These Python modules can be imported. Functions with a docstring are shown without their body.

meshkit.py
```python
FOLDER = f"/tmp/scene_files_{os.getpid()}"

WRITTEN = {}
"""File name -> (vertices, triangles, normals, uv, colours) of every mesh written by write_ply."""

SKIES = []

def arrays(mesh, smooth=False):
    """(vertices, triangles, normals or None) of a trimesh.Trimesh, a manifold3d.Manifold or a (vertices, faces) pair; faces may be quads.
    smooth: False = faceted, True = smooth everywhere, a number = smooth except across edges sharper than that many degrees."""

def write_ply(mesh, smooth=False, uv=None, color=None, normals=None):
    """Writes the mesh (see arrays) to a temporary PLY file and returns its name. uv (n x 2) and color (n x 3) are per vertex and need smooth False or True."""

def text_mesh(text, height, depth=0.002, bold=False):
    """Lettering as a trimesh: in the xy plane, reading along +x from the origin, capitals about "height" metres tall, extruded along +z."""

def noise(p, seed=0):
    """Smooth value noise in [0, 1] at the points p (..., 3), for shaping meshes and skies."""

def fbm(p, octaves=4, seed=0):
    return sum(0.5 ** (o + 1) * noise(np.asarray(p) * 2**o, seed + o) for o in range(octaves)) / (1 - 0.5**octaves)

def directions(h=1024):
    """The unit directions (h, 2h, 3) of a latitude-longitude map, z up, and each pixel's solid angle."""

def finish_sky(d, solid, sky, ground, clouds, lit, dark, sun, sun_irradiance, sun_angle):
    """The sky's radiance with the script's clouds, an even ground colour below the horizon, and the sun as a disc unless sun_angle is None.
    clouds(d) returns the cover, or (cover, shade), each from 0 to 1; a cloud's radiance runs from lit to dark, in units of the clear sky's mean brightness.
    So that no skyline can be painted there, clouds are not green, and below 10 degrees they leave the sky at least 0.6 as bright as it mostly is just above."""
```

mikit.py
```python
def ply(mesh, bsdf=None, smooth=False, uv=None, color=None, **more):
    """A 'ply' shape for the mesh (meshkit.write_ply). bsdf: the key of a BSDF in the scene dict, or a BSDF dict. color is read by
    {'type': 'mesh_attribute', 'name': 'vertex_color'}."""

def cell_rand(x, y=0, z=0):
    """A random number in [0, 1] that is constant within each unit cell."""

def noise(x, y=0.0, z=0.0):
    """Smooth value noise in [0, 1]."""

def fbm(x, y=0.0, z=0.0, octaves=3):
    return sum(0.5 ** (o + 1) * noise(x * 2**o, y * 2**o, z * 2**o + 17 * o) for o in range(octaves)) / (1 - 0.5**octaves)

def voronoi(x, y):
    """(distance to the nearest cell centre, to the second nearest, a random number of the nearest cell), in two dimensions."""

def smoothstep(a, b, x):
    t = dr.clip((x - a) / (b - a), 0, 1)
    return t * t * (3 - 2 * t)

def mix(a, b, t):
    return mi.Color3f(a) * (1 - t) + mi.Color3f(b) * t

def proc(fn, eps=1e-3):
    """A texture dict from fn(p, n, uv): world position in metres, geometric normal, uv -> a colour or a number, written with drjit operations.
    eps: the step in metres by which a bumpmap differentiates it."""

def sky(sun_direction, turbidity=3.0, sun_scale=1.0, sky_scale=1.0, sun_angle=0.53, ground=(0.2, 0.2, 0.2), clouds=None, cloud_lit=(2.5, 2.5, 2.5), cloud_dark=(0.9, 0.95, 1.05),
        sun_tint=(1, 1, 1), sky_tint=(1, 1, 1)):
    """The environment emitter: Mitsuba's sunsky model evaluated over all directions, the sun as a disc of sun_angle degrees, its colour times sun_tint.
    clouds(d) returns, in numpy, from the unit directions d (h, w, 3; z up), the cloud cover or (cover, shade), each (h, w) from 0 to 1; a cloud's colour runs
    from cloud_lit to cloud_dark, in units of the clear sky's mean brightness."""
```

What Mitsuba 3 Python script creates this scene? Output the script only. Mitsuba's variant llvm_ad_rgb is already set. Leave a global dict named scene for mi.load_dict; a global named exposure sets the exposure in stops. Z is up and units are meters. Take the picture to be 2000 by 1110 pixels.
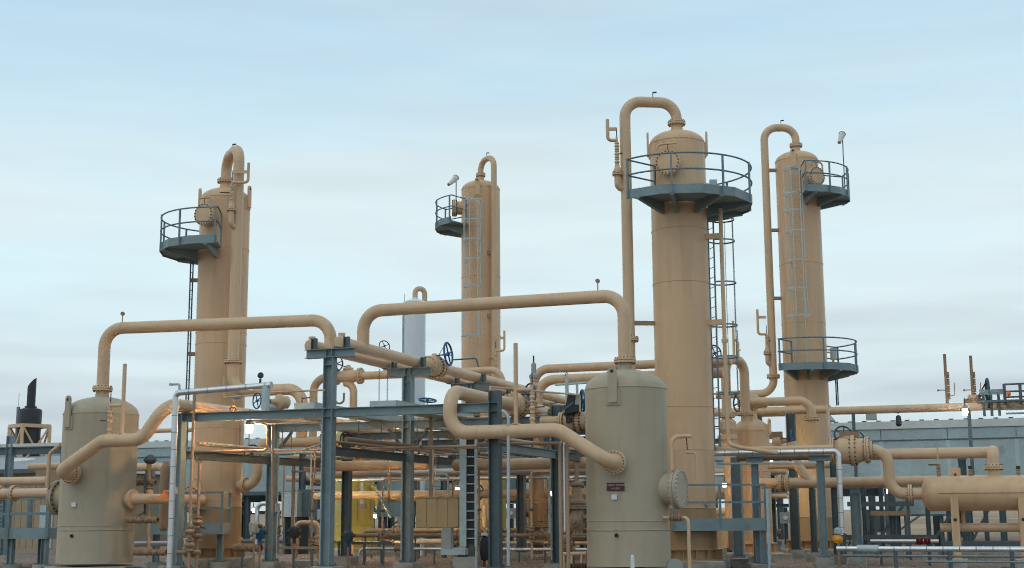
import math
import numpy as np
import drjit as dr
import mitsuba as mi
import mikit, meshkit
from mikit import proc, fbm, noise, voronoi, smoothstep, mix, cell_rand

# ------------------------------------------------------------------ camera, sky, exposure
scene, labels = {}, {}
EYE = np.array([0, 0, 1.6])
FOCAL = 2632.0                                   # in pixels of the 2000-pixel-wide photograph
PITCH, ROLL = math.atan(450 / FOCAL), 0.0058
V3 = lambda *a: np.array(a, float)
FWD = V3(0, math.cos(PITCH), math.sin(PITCH))
_U, _R = V3(0, -math.sin(PITCH), math.cos(PITCH)), V3(1, 0, 0)
RIGHT, UP = math.cos(ROLL) * _R - math.sin(ROLL) * _U, math.cos(ROLL) * _U + math.sin(ROLL) * _R
scene['camera'] = {'type': 'perspective', 'fov': math.degrees(2 * math.atan(1000 / FOCAL)), 'fov_axis': 'x', 'near_clip': 0.1, 'far_clip': 20000.0,
                   'to_world': mi.ScalarTransform4f().look_at(origin=EYE.tolist(), target=(EYE + FWD).tolist(), up=UP.tolist())}


def cloud_cover(d):
    """Thin even dusk overcast, drawn out in long low streaks; the same all the way round the horizon."""
    el = np.degrees(np.arcsin(np.clip(d[..., 2], -1, 1)))
    az = np.degrees(np.arctan2(d[..., 0], d[..., 1]))
    q = np.stack([np.sin(np.radians(az)) * 7, np.cos(np.radians(az)) * 7, el * 1.0], -1)
    n = meshkit.fbm(q, 6, seed=3)
    q2 = np.stack([np.sin(np.radians(az)) * 3.5, np.cos(np.radians(az)) * 3.5, el * 0.22], -1)
    n2 = meshkit.fbm(q2, 4, seed=8)
    veil = np.exp(-((el - 11) / 6.5) ** 2)                    # bright veil of high cloud
    low = np.clip((10.5 - el) / 6, 0, 1)                        # darker bank near the horizon
    cover = np.clip(0.62 + 0.33 * veil + 0.6 * (n2 - 0.5) + 0.3 * low, 0.1, 0.97)
    shade = np.clip(0.38 - 0.32 * veil + low * (0.22 + 1.25 * (n - 0.45)) + 0.4 * (n - 0.5) + 0.3 * (n2 - .5), 0, 1)
    return cover, shade


scene['sky'] = mikit.sky((-0.42, -0.50, 0.75), turbidity=3.0, sun_scale=0.035, sun_angle=40, sky_scale=1.0, ground=(0.17, 0.14, 0.115),
                         clouds=cloud_cover, cloud_lit=(1.27, 1.50, 1.54), cloud_dark=(0.86, 0.96, 1.04), sun_tint=(1.0, 0.86, 0.70), sky_tint=(0.90, 1.14, 0.96))
exposure = 2.76

# ------------------------------------------------------------------ survey of the site
# The plant stands on a square grid turned 19.5 degrees from the line of sight: a runs away from us along the pipe rack, b across it to the right.
GRID = math.radians(19.5)
A, B, Z = V3(math.sin(GRID), math.cos(GRID), 0), V3(math.cos(GRID), -math.sin(GRID), 0), V3(0, 0, 1)


def ray(px, py):
    d = FWD + (px - 1000) / FOCAL * RIGHT + (555 - py) / FOCAL * UP
    return d / d[1]


def at(px, py, Y):                               # the point sighted at a photo position, at distance Y in front of us
    return EYE + ray(px, py) * Y


O = at(640, 1000, 34.0); O[2] = 0                # foot of the first post of the rack


def W(a, b, z=0.0):
    return O + a * A + b * B + V3(0, 0, z)


def onb(px, py, b):                              # sighted on the vertical plane b = const
    d = ray(px, py); return EYE + d * ((b - (EYE - O) @ B) / (d @ B))


def ona(px, py, a):
    d = ray(px, py); return EYE + d * ((a - (EYE - O) @ A) / (d @ A))


def onz(px, py, z):
    d = ray(px, py); return EYE + d * ((z - EYE[2]) / d[2])


def ab(p):
    d = np.asarray(p) - O; return d @ A, d @ B, p[2]


def hdir(deg):                                   # horizontal direction: 0 towards us (-y), 90 to the right, 180 away, 270 left
    t = math.radians(deg); return V3(math.sin(t), -math.cos(t), 0)


# ------------------------------------------------------------------ materials
def bsdf(key, color, rough=0.5, metallic=0.0, spec=0.5, bump=None, **more):
    c = proc(color) if callable(color) else {'type': 'rgb', 'value': list(color)}
    b = {'type': 'principled', 'base_color': c, 'roughness': rough, 'metallic': metallic, 'specular': spec, **more}
    if bump is not None:
        b = {'type': 'bumpmap', 'arbitrary': proc(bump, eps=4e-3), 'scale': 1.0, 'bsdf': b}
    scene[key] = {'type': 'twosided', 'bsdf': b}


def paint(base, dirt, amount=0.35, speck=0.0):
    """Weathered paint: broad tone drift, faint run-down streaks, fine speckle."""
    def fn(p, n, uv):
        broad = fbm(p.x * 0.7, p.y * 0.7, p.z * 0.45, 3)
        runs = fbm(p.x * 5.0, p.y * 5.0, p.z * 0.35, 3)
        t = dr.clip((broad - 0.35) * 0.9 + (smoothstep(0.5, 0.75, runs)) * 0.55, 0, 1) * amount
        c = mix(base, dirt, t)
        if speck:
            c = c * (1 - speck + 2 * speck * noise(p.x * 9, p.y * 9, p.z * 9))
        return c
    return fn


def steel_fn(base, var=0.22):
    def fn(p, n, uv):
        s = noise(p.x * 8, p.y * 8, p.z * 8)
        b = fbm(p.x * 1.1, p.y * 1.1, p.z * 0.8, 4)
        g = 1 + var * (1.5 * (b - 0.5) + 0.7 * (s - 0.5))
        rust = smoothstep(0.66, 0.8, fbm(p.x * 2.3 + 7, p.y * 2.3, p.z * 1.1, 4))
        return mix(mi.Color3f(base) * g, (0.17, 0.12, 0.085), rust * 0.35)
    return fn


bsdf('tan_paint', paint((0.63, 0.408, 0.243), (0.44, 0.27, 0.15), 0.55, 0.015), 0.42)
bsdf('tan_pipe', paint((0.62, 0.425, 0.265), (0.445, 0.29, 0.172), 0.5, 0.015), 0.42)
bsdf('brown_paint', paint((0.30, 0.20, 0.125), (0.19, 0.12, 0.075), 0.6, 0.05), 0.45)
bsdf('khaki_paint', paint((0.41, 0.345, 0.25), (0.29, 0.235, 0.165), 0.55, 0.02), 0.55)
bsdf('yellow_paint_glow', paint((0.50, 0.385, 0.085), (0.38, 0.28, 0.06), 0.5, 0.04), 0.45)  # yellow lamplight put into the colour of tan plant; plain yellow on the cap
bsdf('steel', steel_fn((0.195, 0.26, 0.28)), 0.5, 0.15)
bsdf('ochre_glow_paint', paint((0.42, 0.26, 0.135), (0.29, 0.175, 0.085), 0.5, 0.02), 0.45)  # browner skirt tone with warm lamp and ground glow painted in
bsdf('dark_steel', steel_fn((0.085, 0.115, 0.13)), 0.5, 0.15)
bsdf('rail_steel', steel_fn((0.15, 0.215, 0.24)), 0.45, 0.2)
bsdf('pale_steel', steel_fn((0.42, 0.50, 0.52), 0.15), 0.45, 0.2)
bsdf('cooler_panel', steel_fn((0.34, 0.42, 0.44), 0.2), 0.55, 0.1)
bsdf('cooler_coping', steel_fn((0.55, 0.57, 0.56), 0.1), 0.55, 0.05)
bsdf('jacket', lambda p, n, uv: mi.Color3f(0.72, 0.73, 0.74) * (0.82 + 0.3 * fbm(p.x * 3, p.y * 3, p.z * 3, 3)), 0.36, 0.85)
bsdf('white_paint', paint((0.66, 0.69, 0.72), (0.5, 0.52, 0.54), 0.4, 0.03), 0.45)
bsdf('dark_gasket', (0.03, 0.028, 0.025), 0.7)
bsdf('bolt_dark', (0.10, 0.065, 0.04), 0.5, 0.3)
bsdf('bolt_bright', (0.50, 0.52, 0.50), 0.4, 0.6)
bsdf('black_paint', (0.022, 0.028, 0.032), 0.45)
bsdf('blue_paint', (0.012, 0.10, 0.22), 0.4)
bsdf('dark_blue', (0.02, 0.055, 0.085), 0.45)
bsdf('orange', (0.78, 0.17, 0.03), 0.5)
bsdf('red_brown', (0.16, 0.02, 0.02), 0.5)
bsdf('red_paint', (0.42, 0.03, 0.025), 0.5)
bsdf('plate_maroon', (0.075, 0.012, 0.016), 0.4)
bsdf('print_white', (0.62, 0.58, 0.56), 0.6)
bsdf('grey_box', (0.33, 0.34, 0.33), 0.55)
bsdf('siding', paint((0.36, 0.27, 0.18), (0.29, 0.21, 0.135), 0.5, 0.04), 0.6)
bsdf('cabinet_tan', paint((0.46, 0.33, 0.18), (0.37, 0.25, 0.13), 0.5, 0.03), 0.55)
bsdf('roof_metal', paint((0.30, 0.30, 0.30), (0.23, 0.22, 0.21), 0.5, 0.03), 0.6)
bsdf('copper_pipe', (0.36, 0.235, 0.16), 0.45)
bsdf('amber_paint', (0.72, 0.33, 0.02), 0.45)
bsdf('concrete', lambda p, n, uv: mix((0.36, 0.35, 0.32), (0.21, 0.20, 0.18), smoothstep(0.3, 0.75, fbm(p.x * 2.2, p.y * 2.2, p.z * 3.0, 4))) * (0.9 + 0.2 * noise(p.x * 45, p.y * 45, p.z * 45)), 0.85,
     bump=lambda p, n, uv: 0.004 * fbm(p.x * 30, p.y * 30, p.z * 30, 2))


def gravel_fn(p, n, uv):
    f1, f2, r = voronoi(p.x * 16, p.y * 16)
    g = mix((0.14, 0.095, 0.075), (0.29, 0.215, 0.175), r)
    big = fbm(p.x * 0.35, p.y * 0.35, 0.0, 4)
    far = smoothstep(75, 110, p.y + 6 * (noise(p.x * .05, p.y * .05) - .5))
    sand = mix((0.36, 0.27, 0.19), (0.27, 0.20, 0.14), smoothstep(0.35, 0.7, fbm(p.x * 0.06, p.y * 0.02, 0.0, 4)))
    g = g * (0.75 + 0.5 * big) * (0.7 + 0.45 * smoothstep(0.0, 0.35, f2 - f1))
    return mix(g, sand, far)


bsdf('gravel', gravel_fn, 0.95, spec=0.2, bump=lambda p, n, uv: 0.02 * dr.clip(voronoi(p.x * 16, p.y * 16)[0], 0, .6))
bsdf('desert', lambda p, n, uv: mix((0.33, 0.25, 0.18), (0.22, 0.17, 0.12), smoothstep(0.3, 0.7, fbm(p.x * 0.02, p.y * 0.006, p.z * .3, 4))), 0.95, spec=0.1)


# ------------------------------------------------------------------ mesh library: faces carry split vertices at hard edges, normals are averaged
def unit(v):
    v = np.asarray(v, float); return v / np.linalg.norm(v)


def frame(axis, up=None):
    z = unit(axis)
    u = np.asarray(up if up is not None else ((0, 0, 1) if abs(z[2]) < 0.9 else (0, 1, 0)), float)
    x = np.cross(u, z); x /= np.linalg.norm(x)
    return x, np.cross(z, x), z


class M:
    def __init__(s): s.v, s.f, s.n = [], [], 0

    def add(s, v, f):
        v = np.asarray(v, float); s.v.append(v); s.f.append(np.asarray(f, int) + s.n); s.n += len(v); return s

    def get(s): return np.vstack(s.v), np.vstack(s.f)

    def hexa(s, c):
        """A solid from its eight corners, bottom ring then top ring (counter-clockwise seen from above)."""
        c = np.asarray(c, float)
        q = [(3, 2, 1, 0), (4, 5, 6, 7), (0, 1, 5, 4), (1, 2, 6, 5), (2, 3, 7, 6), (3, 0, 4, 7)]
        v = np.vstack([c[list(k)] for k in q])
        f = [t for i in range(6) for t in ((4 * i, 4 * i + 1, 4 * i + 2), (4 * i, 4 * i + 2, 4 * i + 3))]
        return s.add(v, f)

    def box(s, lo, hi, ax=(1, 0, 0), ay=(0, 1, 0), origin=(0, 0, 0)):
        (x0, y0, z0), (x1, y1, z1) = lo, hi
        X, Y, o = np.asarray(ax, float), np.asarray(ay, float), np.asarray(origin, float)
        P = lambda x, y, z: o + x * X + y * Y + V3(0, 0, z)
        return s.hexa([P(x0, y0, z0), P(x1, y0, z0), P(x1, y1, z0), P(x0, y1, z0), P(x0, y0, z1), P(x1, y0, z1), P(x1, y1, z1), P(x0, y1, z1)])

    def bar(s, p0, p1, w, h, up=None):
        x, y, z = frame(np.asarray(p1) - p0, up)
        c = [(-w / 2, -h / 2), (w / 2, -h / 2), (w / 2, h / 2), (-w / 2, h / 2)]
        return s.hexa([np.asarray(p0) + a * x + b * y for a, b in c] + [np.asarray(p1) + a * x + b * y for a, b in c])

    def ibeam(s, p0, p1, depth, width, up=None, tf=0.018, tw=0.012):
        """Rolled I-section; depth along up, flanges of the given width across it."""
        x, y, z = frame(np.asarray(p1) - p0, up)
        d, w = depth / 2, width / 2
        o = np.array([(-w, -d), (w, -d), (w, -d + tf), (tw / 2, -d + tf), (tw / 2, d - tf), (w, d - tf), (w, d), (-w, d), (-w, d - tf), (-tw / 2, d - tf), (-tw / 2, -d + tf), (-w, -d + tf)])
        e0, e1 = np.asarray(p0) + o[:, :1] * x + o[:, 1:] * y, np.asarray(p1) + o[:, :1] * x + o[:, 1:] * y
        for i in range(12):
            j = (i + 1) % 12
            s.add([e0[i], e0[j], e1[j], e1[i]], [(0, 1, 2), (0, 2, 3)])
        for e, flip in ((e0, 1), (e1, 0)):
            for q in ((0, 1, 2, 11), (10, 3, 4, 9), (8, 5, 6, 7)):
                s.add(e[list(q)], [(0, 2, 1), (0, 3, 2)] if flip else [(0, 1, 2), (0, 2, 3)])
        return s

    def lathe(s, o, axis, prof, n=28, smooth=True):
        """Profile of (radius, height) turned about the axis; corners sharper than 30 degrees are split."""
        x, y, z = frame(axis)
        a = np.arange(n + 1) * 2 * np.pi / n
        ring = np.cos(a)[:, None] * x + np.sin(a)[:, None] * y
        P = np.asarray(prof, float)
        runs, cur = [], [P[0]]
        for i in range(1, len(P)):
            cur.append(P[i])
            if i + 1 < len(P):
                d0, d1 = P[i] - P[i - 1], P[i + 1] - P[i]
                l0, l1 = np.linalg.norm(d0), np.linalg.norm(d1)
                if l0 < 1e-9 or l1 < 1e-9 or d0 @ d1 / (l0 * l1) < 0.86:
                    runs.append(cur); cur = [P[i]]
        runs.append(cur)
        for r in runs:
            r = np.array(r); k = len(r)
            v = (np.asarray(o, float) + r[:, None, :1] * ring[None] + r[:, None, 1:] * z).reshape(-1, 3)
            f = []
            for i in range(k - 1):
                for j in range(n):
                    p, q = i * (n + 1) + j, i * (n + 1) + j + 1
                    if r[i, 0] > 1e-9: f.append((p, q, q + n + 1))
                    if r[i + 1, 0] > 1e-9: f.append((p, q + n + 1, p + n + 1))
            # weld the seam so that shading runs round
            f = np.array(f); f = np.where(f % (n + 1) == n, f - n, f)
            s.add(v, f)
        return s

    def cyl(s, p0, p1, r, r1=None, n=16):
        p0, p1 = np.asarray(p0, float), np.asarray(p1, float)
        L = np.linalg.norm(p1 - p0)
        return s.lathe(p0, p1 - p0, [(0, 0), (r, 0), (r if r1 is None else r1, L), (0, L)], n)

    def sphere(s, c, r, n=14):
        t = np.linspace(0, np.pi, n // 2 + 1)
        return s.lathe(c, (0, 0, 1), np.stack([r * np.sin(t), -r * np.cos(t)], 1), n)

    def tube(s, pts, r, n=14, caps=True, closed=False):
        p = np.asarray(pts, float)
        if closed: p = np.vstack([p, p[:1]])
        t = np.gradient(p, axis=0) if len(p) > 2 else np.repeat((p[1:] - p[:1]), 2, 0)
        if closed: t[0] = t[-1] = p[1] - p[-2]
        t /= np.linalg.norm(t, axis=1, keepdims=True)
        x = frame(t[0])[0]
        a = np.arange(n) * 2 * np.pi / n
        rr = np.broadcast_to(r, (len(p),))
        rows = []
        for i in range(len(p)):
            x = x - (x @ t[i]) * t[i]; x /= np.linalg.norm(x)
            rows.append(p[i] + rr[i] * (np.cos(a)[:, None] * x + np.sin(a)[:, None] * np.cross(t[i], x)))
        v = np.vstack(rows)
        i, j = np.meshgrid(np.arange(len(p) - 1), np.arange(n), indexing='ij')
        k = (j + 1) % n
        q = np.stack([i * n + j, i * n + k, (i + 1) * n + k, (i + 1) * n + j], -1).reshape(-1, 4)
        s.add(v, np.vstack([q[:, [0, 1, 2]], q[:, [0, 2, 3]]]))
        if caps and not closed:
            for row, c, flip in ((rows[0], p[0], 1), (rows[-1], p[-1], 0)):
                f = [(n, (m + 1) % n, m) if flip else (n, m, (m + 1) % n) for m in range(n)]
                s.add(np.vstack([row, c]), f)
        return s

    def arc(s, c, R, r, a0, a1, n=24, sides=6):
        """Bent bar round a vertical axis, angles as in hdir."""
        full = abs(a1 - a0) >= 359.9
        ts = np.linspace(a0, a1, n + 1)[: n if full else None]
        return s.tube([np.asarray(c) + R * hdir(t) for t in ts], r, sides, closed=full)

    def torus(s, c, axis, R, r, n=28, sides=8):
        x, y, z = frame(axis)
        a = np.arange(n) * 2 * np.pi / n
        return s.tube(np.asarray(c) + R * (np.cos(a)[:, None] * x + np.sin(a)[:, None] * y), r, sides, closed=True)

    def sector(s, c, r0, r1, a0, a1, z0, z1, n=8):
        """Solid ring sector with straight facets."""
        ts = np.linspace(a0, a1, n + 1); c = np.asarray(c, float)
        for i in range(n):
            d0, d1 = hdir(ts[i]), hdir(ts[i + 1])
            q = lambda r, d, z: V3(*(c[:2] + r * d[:2]), z)
            s.hexa([q(r0, d0, z0), q(r1, d0, z0), q(r1, d1, z0), q(r0, d1, z0), q(r0, d0, z1), q(r1, d0, z1), q(r1, d1, z1), q(r0, d1, z1)])
        return s

    def bolts(s, c, axis, R, n, r, half):
        x, y, z = frame(axis)
        for i in range(n):
            a = 2 * np.pi * (i + 0.5) / n
            o = np.asarray(c) + R * (math.cos(a) * x + math.sin(a) * y)
            s.cyl(o - half * z, o + half * z, r, n=6)
        return s


def fillet(pts, bend, steps=9):
    """The polyline with its corners rounded at the bend radius (one number, or one per inner corner)."""
    P = [np.asarray(p, float) for p in pts]; out = [P[0]]
    for i in range(1, len(P) - 1):
        R = bend[i - 1] if isinstance(bend, (list, tuple)) else bend
        d0, d1 = P[i] - P[i - 1], P[i + 1] - P[i]
        l0, l1 = np.linalg.norm(d0), np.linalg.norm(d1); d0 /= l0; d1 /= l1
        ang = math.acos(max(-1, min(1, d0 @ d1)))
        if ang < 0.02: continue
        t = R * math.tan(ang / 2)
        most = 0.49 * min(l0 * (1.0 if i > 1 else 2.0), l1 * (1.0 if i < len(P) - 2 else 2.0))
        t = min(t, most); R2 = t / math.tan(ang / 2)
        nrm = unit(d1 - d0 * (d0 @ d1)); c = P[i] - d0 * t + nrm * R2
        for k in np.linspace(0, ang, max(3, int(steps * ang / 1.57) + 2)):
            out.append(c - nrm * R2 * math.cos(k) + d0 * R2 * math.sin(k))
    out.append(P[-1]); return np.array(out)


# ------------------------------------------------------------------ naming
_count = {}


def numbered(name, parent=None):
    full = (parent + '__' if parent else '') + name
    k = _count.get(full, 0); _count[full] = k + 1
    return full if k == 0 else f'{full}_{k:03d}'


def thing(name, label, cat, group=None, kind=None):
    key = numbered(name)
    labels[key] = {'label': label, 'category': cat}
    if group: labels[key]['group'] = group
    if kind: labels[key]['kind'] = kind
    return key


def put(name, m, mat, parent=None, label=None, stuff=False, **more):
    key = numbered(name, parent)
    if isinstance(m, M): m = m.get()
    scene[key] = mikit.ply(m, mat, smooth=True, **more)
    if label or stuff:
        labels[key] = {}
        if label: labels[key]['label'] = label
        if stuff: labels[key]['kind'] = 'stuff'
    return key


def solo(name, m, mat, label, cat, group=None, kind=None, **more):
    key = put(name, m, mat, **more)
    labels[key] = {'label': label}
    if cat: labels[key]['category'] = cat
    if group: labels[key]['group'] = group
    if kind: labels[key]['kind'] = kind
    return key
# ------------------------------------------------------------------ builders
def flange(parent, c, axis, r, rf=None, t=0.05, n=16, mat='tan_pipe', bolt='bolt_dark', br=0.016, gap=0.012):
    """A bolted flange pair centred on c."""
    rf = rf or r * 1.65
    z = unit(axis); c = np.asarray(c, float)
    m = M()
    for s in (-1, 1):
        m.lathe(c, s * z, [(r, gap / 2), (rf, gap / 2), (rf, gap / 2 + t - .006), (rf - .006, gap / 2 + t), (r * 1.12, gap / 2 + t), (r * 1.02, gap / 2 + t + .05), (r * .9, gap / 2 + t + .05)], 28)
    put('flange', m, mat, parent)
    g = M().lathe(c, z, [(r, -gap), (rf * .86, -gap), (rf * .86, gap), (r, gap)], 20)
    put('gasket', g, 'dark_gasket', parent)
    put('flange_bolts', M().bolts(c, z, rf * .87, n, br, t + gap + .022), bolt, parent, stuff=True)


def pipe(label, pts, r, bend=None, mat='tan_pipe', flanges=(), name='pipe', cat='pipe', group=None, n=18, seams=True, into=None):
    """A run of pipe with swept bends; flanges at (point, axis)."""
    P = fillet(pts, bend if bend is not None else 3.0 * r)
    key = into or thing(name, label, cat, group)
    put('pipe_run', M().tube(P, r, n), mat, key)
    if seams and r > 0.09:                     # weld beads where bends meet the straights
        m, d = M(), np.diff(P, axis=0)
        L = np.linalg.norm(d, axis=1)
        for i in range(1, len(P) - 1):
            if (L[i] > 3 * L[i - 1] or L[i - 1] > 3 * L[i]) and max(L[i], L[i - 1]) > .25:
                m.torus(P[i], P[i + 1] - P[i - 1], r, 0.006, 20, 5)
        if m.n: put('weld_beads', m, mat, key, stuff=True)
    for f in flanges:
        flange(key, *f[:2], r, mat=mat, **(f[2] if len(f) > 2 else {}))
    return key


def handwheel(parent, c, axis, R, mat='blue_paint', spokes=4, r=None, stem=None, name='handwheel'):
    r = r or R * .09
    x, y, z = frame(axis); c = np.asarray(c, float)
    k = put(name, M().torus(c, z, R, r, 28, 8), mat, parent)
    m = M()
    for i in range(spokes):
        a = 2 * np.pi * i / spokes + .35
        m.tube([c, c + R * (math.cos(a) * x + math.sin(a) * y)], r * .75, 6)
    m.cyl(c - z * r * 1.5, c + z * r * 1.5, R * .17, n=12)
    put('spokes', m, mat, k if k.count('__') < 2 else parent)
    if stem is not None:
        put('stem', M().cyl(c + z * r, np.asarray(stem, float), max(.012, R * .06), n=8), 'bolt_dark', parent)


def valve(label, c, axis, r, wheel=None, wR=.25, wmat='blue_paint', mat='tan_pipe', up=(0, 0, 1), L=None, name='valve', group=None, ball=False, spokes=4, waxis=None):
    """A flanged valve on a line of radius r: body, end flanges, bonnet and handwheel."""
    z = unit(axis); c = np.asarray(c, float); L = L or r * 4.2; u = unit(up)
    key = thing(name, label, 'valve', group)
    h = L / 2
    if ball:
        prof = [(r * .9, -h), (r * 1.3, -h * .8), (r * 1.65, -h * .55), (r * 1.7, h * .1), (r * 1.72, h * .3), (r * 1.4, h * .75), (r * .9, h)]
    else:
        prof = [(r * .9, -h), (r * 1.05, -h * .7), (r * 1.45, -h * .25), (r * 1.45, h * .25), (r * 1.05, h * .7), (r * .9, h)]
    put('body', M().lathe(c, z, prof, 24), mat, key)
    if ball:
        m = M()
        for q in (.16, .26):
            m.lathe(c + z * h * q, z, [(r, -.028), (r * 1.95, -.028), (r * 1.95, .028), (r, .028)], 28)
        put('body_flange', m, mat, key)
        put('body_bolts', M().bolts(c + z * h * .21, z, r * 1.82, 20, .02, .1), 'bolt_dark', key, stuff=True)
    for s in (-1, 1):
        flange(key, c + s * z * h, z, r, t=min(.05, r * .4), n=12, mat=mat, br=min(.016, r * .1))
    b = r * 1.3
    put('bonnet', M().lathe(c, u, [(r * .8, 0), (r * .75, b), (r * 1.05, b), (r * 1.05, b + .05 + r * .15), (r * .55, b + .06 + r * .2), (r * .4, b + r), (0, b + r)], 20), mat, key)
    if wheel is not None:
        wx = unit(waxis if waxis is not None else u)
        w = np.asarray(wheel, float)
        handwheel(key, w, wx, wR, wmat, spokes, stem=c + u * b * 1.2 if waxis is None else w - wx * wR * .9)
        if waxis is not None:
            x, y, _ = frame(wx)
            m = M()
            e = w - wx * wR * .9
            for i in range(3):
                a = 2 * np.pi * i / 3
                m.tube([e, w + wR * .98 * (math.cos(a) * x + math.sin(a) * y)], wR * .03, 5)
            put('wheel_brace', m, wmat, key)
            put('gear_shaft', M().cyl(c + u * (b + r * .5), e, wR * .07, n=8), 'bolt_dark', key)
    return key


def small_valves(m, p, axis, count, r, pitch, bulge=1.9):
    """A string of small screwed valves along an axis, into mesh m."""
    z = unit(axis)
    for i in range(count):
        o = np.asarray(p) + z * pitch * i
        m.lathe(o, z, [(r, 0), (r * 1.6, 0), (r * 1.6, pitch * .12), (r * 1.1, pitch * .2), (r * bulge, pitch * .4), (r * bulge, pitch * .5), (r * 1.1, pitch * .7), (r * 1.6, pitch * .76), (r * 1.6, pitch * .88), (r, pitch * .9)], 12)


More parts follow.
